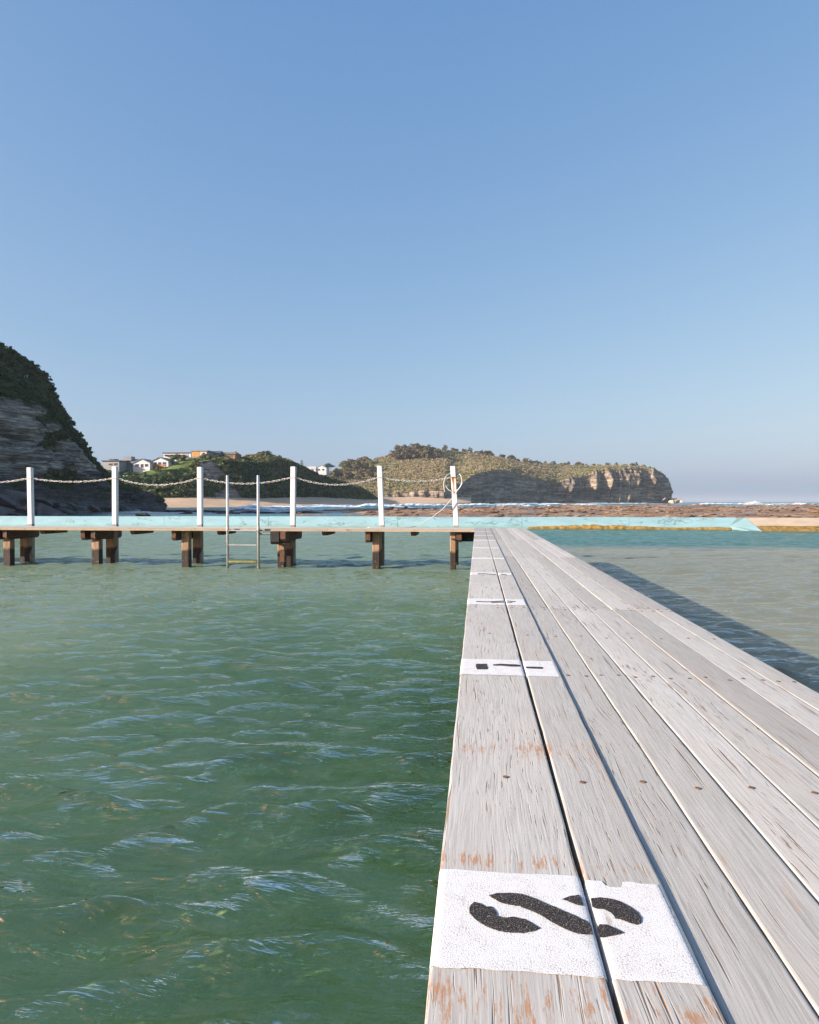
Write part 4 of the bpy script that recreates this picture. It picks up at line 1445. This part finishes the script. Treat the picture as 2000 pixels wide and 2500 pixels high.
DECK_Z = 0.91
EDGE = [-0.062, 0.172, 0.298, 0.415, 0.531, 0.652, 0.775, 0.908, 1.020, 1.117]
JOINT = [-1.4, 0.42, 4.06, 7.75, 11.4, 16.35]
jetty = empty('jetty', (0.53, 8.0, 0), 'long weathered grey plank jetty with white numbered lane squares', 'jetty')
TOPZ = {}
for i in range(9):
    gap = 0.006 if i == 1 else 0.0036
    gap_r = 0.008 if i == 0 else 0.0036
    x0, x1 = EDGE[i] + (0 if i == 0 else gap / 2), EDGE[i + 1] - gap_r / 2
    zt = DECK_Z if i < 2 else DECK_Z - 0.0055 - 0.0008 * ((i * 7) % 3 - 1)
    for j in range(len(JOINT) - 1):
        y0, y1 = JOINT[j] + 0.002, JOINT[j + 1] - 0.002
        me = plank_mesh(y1 - y0, x1 - x0, 0.045, i * 13 + j * 5 + 1, step=0.06 if j < 2 else 0.15)
        me.materials.append(M['deck_lane'] if i < 2 else M['deck'])
        jx = rt.uniform(-0.0015, 0.0015)
        o = put('plank', me, jetty, ((x0 + x1) / 2 + (jx if i else 0), y0, zt + rt.uniform(-0.0004, 0.0004) * (i > 1)))
        TOPZ[(i, j)] = zt
        # nails
        rowsy = [r_ for r_ in (1.545, 2.49, 3.21, 4.02, 4.10, 4.95, 5.75, 6.6, 7.70, 7.80, 8.6) if y0 < r_ < y1]
        for r_ in rowsy:
            two = r_ in (2.49, 4.02, 4.10, 7.70, 7.80)
            if i < 2 and abs(r_ - 2.49) < 0.05:
                continue
            xs_ = ((x0 + (x1 - x0) * 0.22), (x0 + (x1 - x0) * 0.78)) if two else ((x0 + x1) / 2 + rt.uniform(-0.012, 0.012),)
            for x in xs_:
                put('nail', nail_me, o, (x, r_ + rt.uniform(-0.02, 0.02), zt + 0.0004))
# framing below the planks
for y in (1.55, 2.49, 3.21, 4.06, 4.95, 5.75, 6.6, 7.75, 8.6, 9.5, 10.4, 11.4, 12.3, 13.2, 14.1):
    MB().box(-0.02, 1.08, y - 0.05, y + 0.05, DECK_Z - 0.165, DECK_Z - 0.062).build('joist', M['beam'], jetty)
for y in (0.2, 4.4, 8.1, 11.75):
    MB().box(0.06, 1.0, y - 0.09, y + 0.09, DECK_Z - 0.40, DECK_Z - 0.167).build('headstock', M['beam'], jetty)
    for x in (0.28, 0.84):
        MB().box(x - 0.09, x + 0.09, y - 0.08, y + 0.08, -1.3, DECK_Z - 0.402).build('pile', M['pile'], jetty, 0.015)
for x in (0.16, 0.90):
    MB().box(x - 0.05, x + 0.05, -1.3, 15.1, DECK_Z - 0.163 - 0.0, DECK_Z - 0.0625 - 0.098).build('stringer', M['beam'], jetty)


# white paint squares wrapped over the first two planks
def paint_square(y0, y1, seed, notch=False):
    for i, (xa, xb) in enumerate(((EDGE[0], EDGE[1] - 0.004), (EDGE[1] + 0.0045, EDGE[2] - 0.004))):
        r = 0.0028
        e = 0.0011
        z = DECK_Z
        prof = [(xa - e, z - 0.044), (xa - e, z - r * 1.3), (xa + r * 0.3, z - r * 0.3 + e), (xa + r * 1.5, z + e + 0.0004)]
        m = 26
        for k in range(1, m):
            prof.append((xa + r * 1.5 + (xb - xa - r * 3) * k / m, z + e + 0.0006))
        prof += [(xb - r * 1.5, z + e + 0.0004), (xb - r * 0.3, z - r * 0.3 + e), (xb + e, z - r * 1.3), (xb + e, z - 0.03)]
        nn = 9
        V = []
        for (x, zz) in prof:
            a = y0 + 0.004 * float(fbm(x * 45, seed, 0, 3)) + (0.012 if i == 0 else 0.0) * 0
            b = y1 + 0.004 * float(fbm(x * 45, seed + 9, 0, 3)) - (0.010 if i else 0)
            if notch and i == 1 and 0.205 < x < 0.233:
                b -= 0.013 + 0.004 * float(vnoise(x * 300, 1, 0))
            for q in range(nn):
                V.append((x, a + (b - a) * q / (nn - 1), zz))
        me = mesh('paint_square', V, grid_faces(len(prof), nn), M['patch'])
        put('paint_square', me, jetty)


squares = [(0.898, 1.140), (2.446, 2.690), (4.118, 4.378), (5.80, 6.00), (7.42, 7.60), (9.12, 9.30), (10.85, 11.0), (12.55, 12.70), (14.2, 14.33)]
for k, (a, b) in enumerate(squares):
    paint_square(a, b, k * 3.7 + 1, notch=(k == 0))


def glyph(pts, ox, oy, sc):
    W3 = [onz(ox + x / sc, oy + y / sc, DECK_Z + 0.0022) for x, y in pts]
    # ragged outline
    P = []
    n = len(W3)
    for i in range(n):
        a, b = W3[i], W3[(i + 1) % n]
        L_ = np.linalg.norm(b - a)
        m = max(1, int(L_ / 0.004))
        for k in range(m):
            p = a + (b - a) * k / m
            p = p + np.array([rt.uniform(-1, 1), rt.uniform(-1, 1), 0]) * 0.0006
            P.append(p)
    V = P + [p + np.array([0, 0, 0.0008]) for p in P]
    n = len(P)
    F = [tuple(range(n, 2 * n))] + [(i, (i + 1) % n, (i + 1) % n + n, i + n) for i in range(n)]
    me = mesh('painted_number', V, F, M['glyph'])
    put('painted_number', me, jetty)


G1 = [[(262, 330), (290, 303), (325, 310), (360, 330), (395, 328), (420, 355), (428, 385), (470, 398), (530, 393), (590, 405), (640, 430), (688, 460), (650, 475), (580, 487), (510, 487), (440, 475), (390, 460), (330, 428), (290, 400), (262, 365)],
      [(380, 262), (430, 250), (510, 247), (580, 255), (650, 278), (720, 310), (780, 335), (850, 365), (910, 390), (960, 415), (992, 440), (1002, 497), (960, 497), (900, 488), (850, 468), (790, 440), (730, 405), (670, 370), (610, 345), (560, 325), (500, 318), (440, 300)],
      [(820, 285), (865, 268), (920, 260), (940, 290), (948, 325), (910, 320), (865, 300)],
      [(992, 280), (1050, 275), (1110, 283), (1170, 300), (1230, 330), (1275, 365), (1297, 395), (1297, 425), (1270, 437), (1220, 425), (1170, 405), (1140, 400), (1115, 365), (1070, 345), (1020, 340), (1000, 330)],
      [(1030, 460), (1045, 437), (1090, 440), (1140, 460), (1193, 487), (1130, 503), (1045, 515), (1036, 495)]]
for g in G1:
    glyph(g, 1040, 2080, 2.464)
G2 = [[(335, 220), (475, 220), (480, 250), (495, 270), (480, 292), (350, 292), (335, 255)], [(558, 228), (660, 220), (860, 228), (918, 235), (916, 255), (800, 255), (660, 243), (565, 243)], [(992, 258), (1090, 258), (1213, 262), (1213, 285), (1090, 282), (992, 275)]]
for g in G2:
    glyph(g, 1100, 1580, 5.39)
G3 = [[(460, 816), (560, 820), (640, 816), (716, 812), (716, 818), (640, 823), (560, 826), (460, 822)], [(600, 828), (716, 824), (716, 829), (600, 833)], [(738, 812), (820, 818), (820, 824), (738, 818)], [(738, 830), (790, 826), (790, 831), (738, 835)]]
for g in G3:
    glyph(g, 1040, 1250, 3.75)
G4 = [[(475, 563), (535, 563), (640, 570), (640, 575), (535, 569), (475, 570)], [(685, 568), (735, 572), (735, 577), (685, 573)]]
for g in G4:
    glyph(g, 1040, 1250, 3.75)

# ------------------------------------------------------------------ cross jetty
Y0, Y1 = 15.18, 16.36
cross = empty('footbridge', (-7, 15.8, 0), 'narrow plank footbridge on timber piles crossing the pool with chain posts', 'footbridge')
xe = EDGE[0] - 0.006
nrow = 7
jt = [-15.2, -11.1, -7.0, -3.4, xe]
for r_ in range(nrow):
    ya = Y0 + (Y1 - Y0) * r_ / nrow
    yb = Y0 + (Y1 - Y0) * (r_ + 1) / nrow - 0.006
    for j in range(len(jt) - 1):
        a, b = jt[j] + 0.002, jt[j + 1] - 0.002
        me = plank_mesh(b - a, yb - ya, 0.05, 200 + r_ * 11 + j, step=0.3)
        me.materials.append(M['deck_tan'] if r_ == 0 else M['deck'])
        put('plank', me, cross, (a, (ya + yb) / 2, DECK_Z), (0, 0, -math.pi / 2))
ZB = DECK_Z - 0.052
xat = lambda px, Y: float(at(px, 1300, Y)[0])
bolt_me_mb = MB()
bolt_me_mb.tube([(0, 0, 0), (0, -0.03, 0)], 0.018, 8)
bolt_me = bpy.data.meshes.new('bolt')
bolt_me.from_pydata(bolt_me_mb.v, [], bolt_me_mb.f)
bolt_me.materials.append(M['bolt'])


def beam(px, Ya, Yb, w, h, mat, name='headstock', z=ZB):
    x = xat(px, Ya)
    # chamfered ends
    mb = MB()
    c = 0.06
    mb.add([(x, Ya, z), (x + w, Ya, z), (x + w, Ya, z - h + c), (x, Ya, z - h + c), (x + w, Ya + c, z - h), (x, Ya + c, z - h),
            (x, Yb, z), (x + w, Yb, z), (x + w, Yb, z - h + c), (x, Yb, z - h + c), (x + w, Yb - c, z - h), (x, Yb - c, z - h)],
           [(0, 1, 2, 3), (3, 2, 4, 5), (5, 4, 10, 11), (11, 10, 8, 9), (9, 8, 7, 6), (6, 7, 1, 0), (0, 3, 5, 11, 9, 6), (1, 7, 8, 10, 4, 2)])
    o = mb.build(name, M[mat], cross, origin=(x, Ya, z))
    return x, o


def pile_front(px0, px1, Y, dep, ztop=None):
    x0, x1 = xat(px0, Y), xat(px1, Y)
    return MB().box(x0, x1, Y, Y + dep, -1.2, ztop if ztop is not None else ZB - 0.002).build('pile', M['pile'], cross, 0.012)


def pile_rear(px0, px1, Y, dep=0.2, taper=True):
    x0, x1 = xat(px0, Y), xat(px1, Y) + 0.02
    pts = [(x0, -1.2), (x1 - 0.08, -1.2), (x1 - 0.08, 0.22), (x1, 0.42), (x1, ZB - 0.002), (x0, ZB - 0.002)] if taper else [(x0, -1.2), (x1, -1.2), (x1, ZB - 0.002), (x0, ZB - 0.002)]
    return MB().prism(pts, Y, Y + dep).build('pile', M['pile'], cross, 0.012)


def bolts(x, Y, zs):
    for z in zs:
        put('bolt', bolt_me, cross, (x, Y, z))


YF = 15.27
BH = 0.235
# bents from left to right (pixel columns read off the photograph)
pile_front(-200, -182, 15.40, 0.17, ZB - BH - 0.003)
beam(-205, YF, 16.5, 0.10, BH, 'beam')
pile_rear(-165, -148, 16.12)
pile_front(7, 25, 15.40, 0.17, ZB - BH - 0.003)
beam(-13, YF, 16.45, 0.10, BH, 'beam')
beam(7, YF + 0.002, 16.5, 0.10, BH, 'beam')
pile_rear(48, 66, 16.10)
pile_front(223, 242, 15.40, 0.17, ZB - BH - 0.003)
beam(197, YF, 16.45, 0.10, BH, 'beam')
beam(222, YF + 0.002, 16.5, 0.10, BH, 'beam')
pile_rear(258, 276, 16.10)
pile_front(443, 461, 15.40, 0.17)
beam(419, YF, 16.45, 0.10, BH, 'beam')
pile_rear(470, 486, 16.10)
beam(660, Y0 - 0.16, 16.45, 0.20, 0.29, 'black_beam', z=ZB - 0.001)
beam(684, YF - 0.25, 16.5, 0.12, 0.225, 'beam', z=ZB - 0.002)
pile_front(677, 694, 15.40, 0.2, ZB - 0.31)
pile_rear(695, 709, 16.00, taper=False)
MB().box(xat(684, 15.3), xat(695, 15.3), 15.27, 15.397, 0.15, 0.42).build('packer', M['beam'], cross)
beam(892, YF, 16.45, 0.11, BH + 0.02, 'beam')
pile_front(909, 927, 15.40, 0.19)
pile_front(914, 930, 16.10, 0.19)
pile_front(1099, 1113, 15.30, 0.19)
beam(1114, YF, 16.45, 0.12, BH, 'beam')
pile_front(1106, 1117, 16.15, 0.18)
MB().box(xat(1128, 15.6), xat(1128, 15.6) + 0.5, 15.62, 15.82, ZB - 0.235, ZB - 0.003).build('corner_beam', M['black_beam'], cross)
for px in (-95, 97, 318, 530, 786, 1003):
    beam(px, YF + 0.06, 16.32, 0.105, 0.10, 'beam', 'joist')
for px, Y in ((448, 15.39), (924, 15.39), (1103, 15.29), (1109, 15.29)):
    bolts(xat(px, Y), Y, (0.80, 0.70))
for px in (16, 232):
    bolts(xat(px, 15.26), YF - 0.001, (0.79, 0.69))

# ------------------------------------------------------------------ white posts, chains
PX = [-137, 73, 279, 487, 714, 932, 1114]
names = ['white chain post beyond the end of the visible chain row',
         'upright white square post on the footbridge in front of the cliff boulders',
         'upright white square post on the footbridge where cliff meets the dark grey house',
         'upright white square post on the footbridge just before the steel ladder, cliffward side',
         'upright white square post on the footbridge just past the steel ladder, jetty side',
         'slightly leaning white square post between the ladder post and the rust-streaked post',
         'leaning white post with rust streak and grey hose next to the plank jetty']
tops = [1140, 1141, 1139, 1140, 1139, 1137, 1138]
lean = [0, -0.02, 0.004, 0.002, 0.016, -0.055, -0.085]
PYY = 16.40
PW = 0.118
POST = []
for k, (px, lb, tp, ln) in enumerate(zip(PX, names, tops, lean)):
    x = xat(px, PYY)
    ztop = float(at(px, tp, PYY)[2])
    t = empty('white_post', (x, PYY + PW / 2, DECK_Z - 0.02), lb, 'post', 'white chain posts on the footbridge')
    m = MB()
    h = PW / 2
    zb = DECK_Z + 0.045
    m.add([(x - h, PYY, zb), (x + h, PYY, zb), (x + h, PYY + PW, zb), (x - h, PYY + PW, zb)] + [(x - h + ln, PYY, ztop), (x + h + ln, PYY, ztop), (x + h + ln, PYY + PW, ztop), (x - h + ln, PYY + PW, ztop)],
          [(0, 3, 2, 1), (4, 5, 6, 7), (0, 1, 5, 4), (1, 2, 6, 5), (2, 3, 7, 6), (3, 0, 4, 7)])
    m.build('shaft', M['post'], t, 0.008, origin=(x, PYY, zb))
    m = MB()
    m.box(x - h * 0.94, x + h * 0.94, PYY + 0.003, PYY + PW - 0.003, -0.1, zb - 0.001)
    m.build('shoe', M['plate'], t)
    zc = float(at(px, 1168 if k < 4 else 1166, PYY)[2])
    f = (zc - zb) / (ztop - zb)
    xc = x + ln * f
    mm = MB()
    mm.tube([(xc - h - 0.008, PYY - 0.010, zc), (xc + h + 0.008, PYY - 0.010, zc), (xc + h + 0.008, PYY + PW + 0.010, zc), (xc - h - 0.008, PYY + PW + 0.010, zc), (xc - h - 0.008, PYY - 0.010, zc)], 0.007, 6)
    if k < 6:
        mm.build('chain_collar', M['chain'], t)
    POST.append((xc, PYY, zc, x))
    if k == 6:
        st = MB()
        z0, z1 = zc - 0.40, zc + 0.02
        f0, f1 = (z0 - zb) / (ztop - zb), (z1 - zb) / (ztop - zb)
        x0_, x1_ = x + ln * f0 - 0.015, x + ln * f1 - 0.015
        st.add([(x0_ - 0.008, PYY - 0.003, z0), (x0_ + 0.015, PYY - 0.003, z0), (x1_ + 0.030, PYY - 0.003, z1 - 0.05), (x1_ + 0.034, PYY - 0.003, z1), (x1_ - 0.034, PYY - 0.003, z1), (x1_ - 0.026, PYY - 0.003, z1 - 0.06), (x0_ - 0.012, PYY - 0.003, (z0 + z1) / 2)], [(0, 1, 2, 3, 4, 5, 6)])
        st.build('rust_streak', M['rust'], t)
        MB().tube([(x1_ - 0.05, PYY - 0.02, z1 - 0.01), (x1_ + 0.05, PYY - 0.02, z1 - 0.01)], 0.012, 6).build('chain_hook', M['rust'], t)


def link_proto():
    mb = MB()
    L_, W_, r_ = 0.030, 0.017, 0.0065
    pts = []
    for k in range(14):
        a = 2 * math.pi * k / 14
        pts.append((math.cos(a) * W_ + (L_ * (1 if math.cos(a) > 0 else -1)) * 0.75, math.sin(a) * W_, 0))
    pts.append(pts[0])
    mb.tube(pts, r_, 5, cap=False)
    return np.array(mb.v), mb.f


LV, LF = link_proto()


def chain(a, b, sag, label, peak=0.5):
    a, b = Vector(a), Vector(b)
    n = 200
    pts = []
    for i in range(n + 1):
        t = i / n
        s = 4 * t * (1 - t)
        p = a.lerp(b, t)
        p.z -= sag * s
        pts.append(p)
    # walk along and drop links
    pitch = 0.066
    V, F = [], []
    acc, k = 0.0, 0
    need = pitch * 0.5
    for i in range(n):
        d = (pts[i + 1] - pts[i]).length
        while acc + d >= need:
            t = (need - acc) / d
            p = pts[i].lerp(pts[i + 1], t)
            q = (pts[i + 1] - pts[i]).to_track_quat('X', 'Z').to_matrix()
            roll = Matrix.Rotation((math.pi / 2.6 if k % 2 else -0.5) + 0.5 * math.sin(k * 1.3), 3, 'X')
            m_ = np.array(q @ roll)
            base = len(V)
            V += list((LV @ m_.T) + np.array(p))
            F += [tuple(x + base for x in f) for f in LF]
            need += pitch
            k += 1
        acc += d
    me = mesh('chain', V, F, M['chain'], smooth=True)
    tag(put('chain', me), label, 'chain', 'chains between the white posts')


sag = [0.11, 0.085, 0.165, 0.14, 0.175, 0.09]
cn = ['steel chain running from the first post past the cliff', 'steel chain sagging gently across the layered cliff between two posts', 'steel chain sagging deeply between cliff and the green hill',
      'steel chain passing behind the ladder rails between two posts', 'steel chain sagging deeply in front of the saddle between ladder post and leaning post', 'faint steel chain in front of the brown headland ending at rusty hook']
h = PW / 2
for k in range(6):
    a, b = POST[k], POST[k + 1]
    chain((a[0] + h + 0.01, PYY + 0.05, a[2]), (b[0] - h - 0.01, PYY + 0.05, b[2]), sag[k], cn[k])

# ------------------------------------------------------------------ hose on the last post
def hose():
    c = lambda x, y, Y: tuple(at(800 + x / 3.45, 1050 + y / 3.45, Y))
    P = []
    for a in np.linspace(-2.0, 4.6, 30):
        P.append(c(1055 + 76 * math.cos(a), 437 + 80 * math.sin(a), 16.37 - 0.04 * (a + 2) / 6.6 if math.sin(a) > -0.8 else 16.55))
    loop = [c(990, 520, 16.33), c(982, 495, 16.33), c(980, 440, 16.34), c(995, 395, 16.36), c(1022, 370, 16.42), c(1055, 358, 16.56), c(1095, 362, 16.50), c(1122, 385, 16.40), c(1131, 425, 16.37), c(1120, 470, 16.36), c(1092, 505, 16.35), c(1050, 516, 16.34), c(1012, 495, 16.35),
            c(990, 450, 16.36), c(988, 410, 16.38)]
    tail = [c(1137, 440, 16.34), c(1118, 478, 16.34), c(1092, 512, 16.33), c(1060, 562, 16.32), c(1020, 610, 16.31), c(975, 660, 16.30), c(920, 705, 16.28), c(850, 755, 16.26), c(790, 790, 16.24), c(740, 808, 16.22)]
    end = Vector(onz(800 + 690 / 3.45, 1050 + 822 / 3.45, DECK_Z + 0.014))
    x_end = end.x
    tail += [(x_end, 16.1, DECK_Z + 0.02), (x_end - 0.5, 16.0, DECK_Z + 0.014), (x_end - 1.0, 15.95, DECK_Z + 0.014)]

    def smooth(pts, n=6):
        pts = [Vector(p) for p in pts]
        out = []
        for i in range(len(pts) - 1):
            p0, p1, p2, p3 = pts[max(i - 1, 0)], pts[i], pts[i + 1], pts[min(i + 2, len(pts) - 1)]
            for k in range(n):
                t = k / n
                out.append(0.5 * ((2 * p1) + (-p0 + p2) * t + (2 * p0 - 5 * p1 + 4 * p2 - p3) * t * t + (-p0 + 3 * p1 - 3 * p2 + p3) * t ** 3))
        out.append(pts[-1])
        return out
    t = empty('hose', (POST[6][3], 16.35, DECK_Z), 'thin grey hose looped over the rust-streaked post and trailing to the deck', 'hose')
    MB().tube(smooth(loop), 0.0105, 7).build('coil', M['hose'], t, smooth=True)
    MB().tube(smooth(tail), 0.0105, 7).build('tail', M['hose'], t, smooth=True)


hose()

# ------------------------------------------------------------------ ladder
LY = 15.08
lad = empty('ladder', (xat(594, LY), LY, 0), 'steel swimming ladder with two tall rails fixed to the footbridge', 'ladder')
zt = float(at(590, 1160, LY)[2])
for px in (556, 631):
    x = xat(px, LY)
    rl = MB().tube([(x, LY, -0.7), (x, LY, zt - 0.012), (x, LY, zt)], [0.031, 0.031, 0.018], 14).build('rail', M['steel'], lad, smooth=True)
    MB().tube([(x, LY, DECK_Z - 0.08), (x, LY, DECK_Z + 0.06)], 0.034, 14).build('clamp', M['tread'], rl, smooth=True)
    MB().box(x - 0.02, x + 0.02, LY + 0.032, Y0 - 0.002, DECK_Z - 0.05, DECK_Z - 0.01).build('bracket', M['steel'], rl)
xa, xb = xat(556, LY) + 0.032, xat(631, LY) - 0.032
for z, mt in ((DECK_Z - 0.035, 'tread'), (0.545, 'tread'), (0.165, 'weedy_tread'), (-0.22, 'weedy_tread')):
    hgt_ = 0.045 if mt == 'weedy_tread' else 0.022
    MB().box(xa, xb, LY - 0.035, LY + 0.035, z - hgt_ / 2, z + hgt_ / 2).build('tread', M[mt], lad, 0.006)
MB().tube([(xb + 0.05, LY + 0.04, ZB - 0.06), (xat(662, 15.05) + 0.03, 15.04, ZB - 0.055)], 0.02, 8).build('brace', M['bolt'], lad)

# ------------------------------------------------------------------ sea air
g = N('sea_air')
g.n.remove(g.b)
pv = g.node('ShaderNodeVolumePrincipled', {'Color': (0.82, 0.91, 1.0), 'Density': 0.00015, 'Anisotropy': 0.2})
g.l.new(pv.outputs[0], g.out.inputs['Volume'])
hz = MB().box(-14000, 14000, -60, 21000, -3.0, 80).build('haze', g.m)
tag(hz, 'thin pale sea haze over the water', 'haze', kind='stuff')
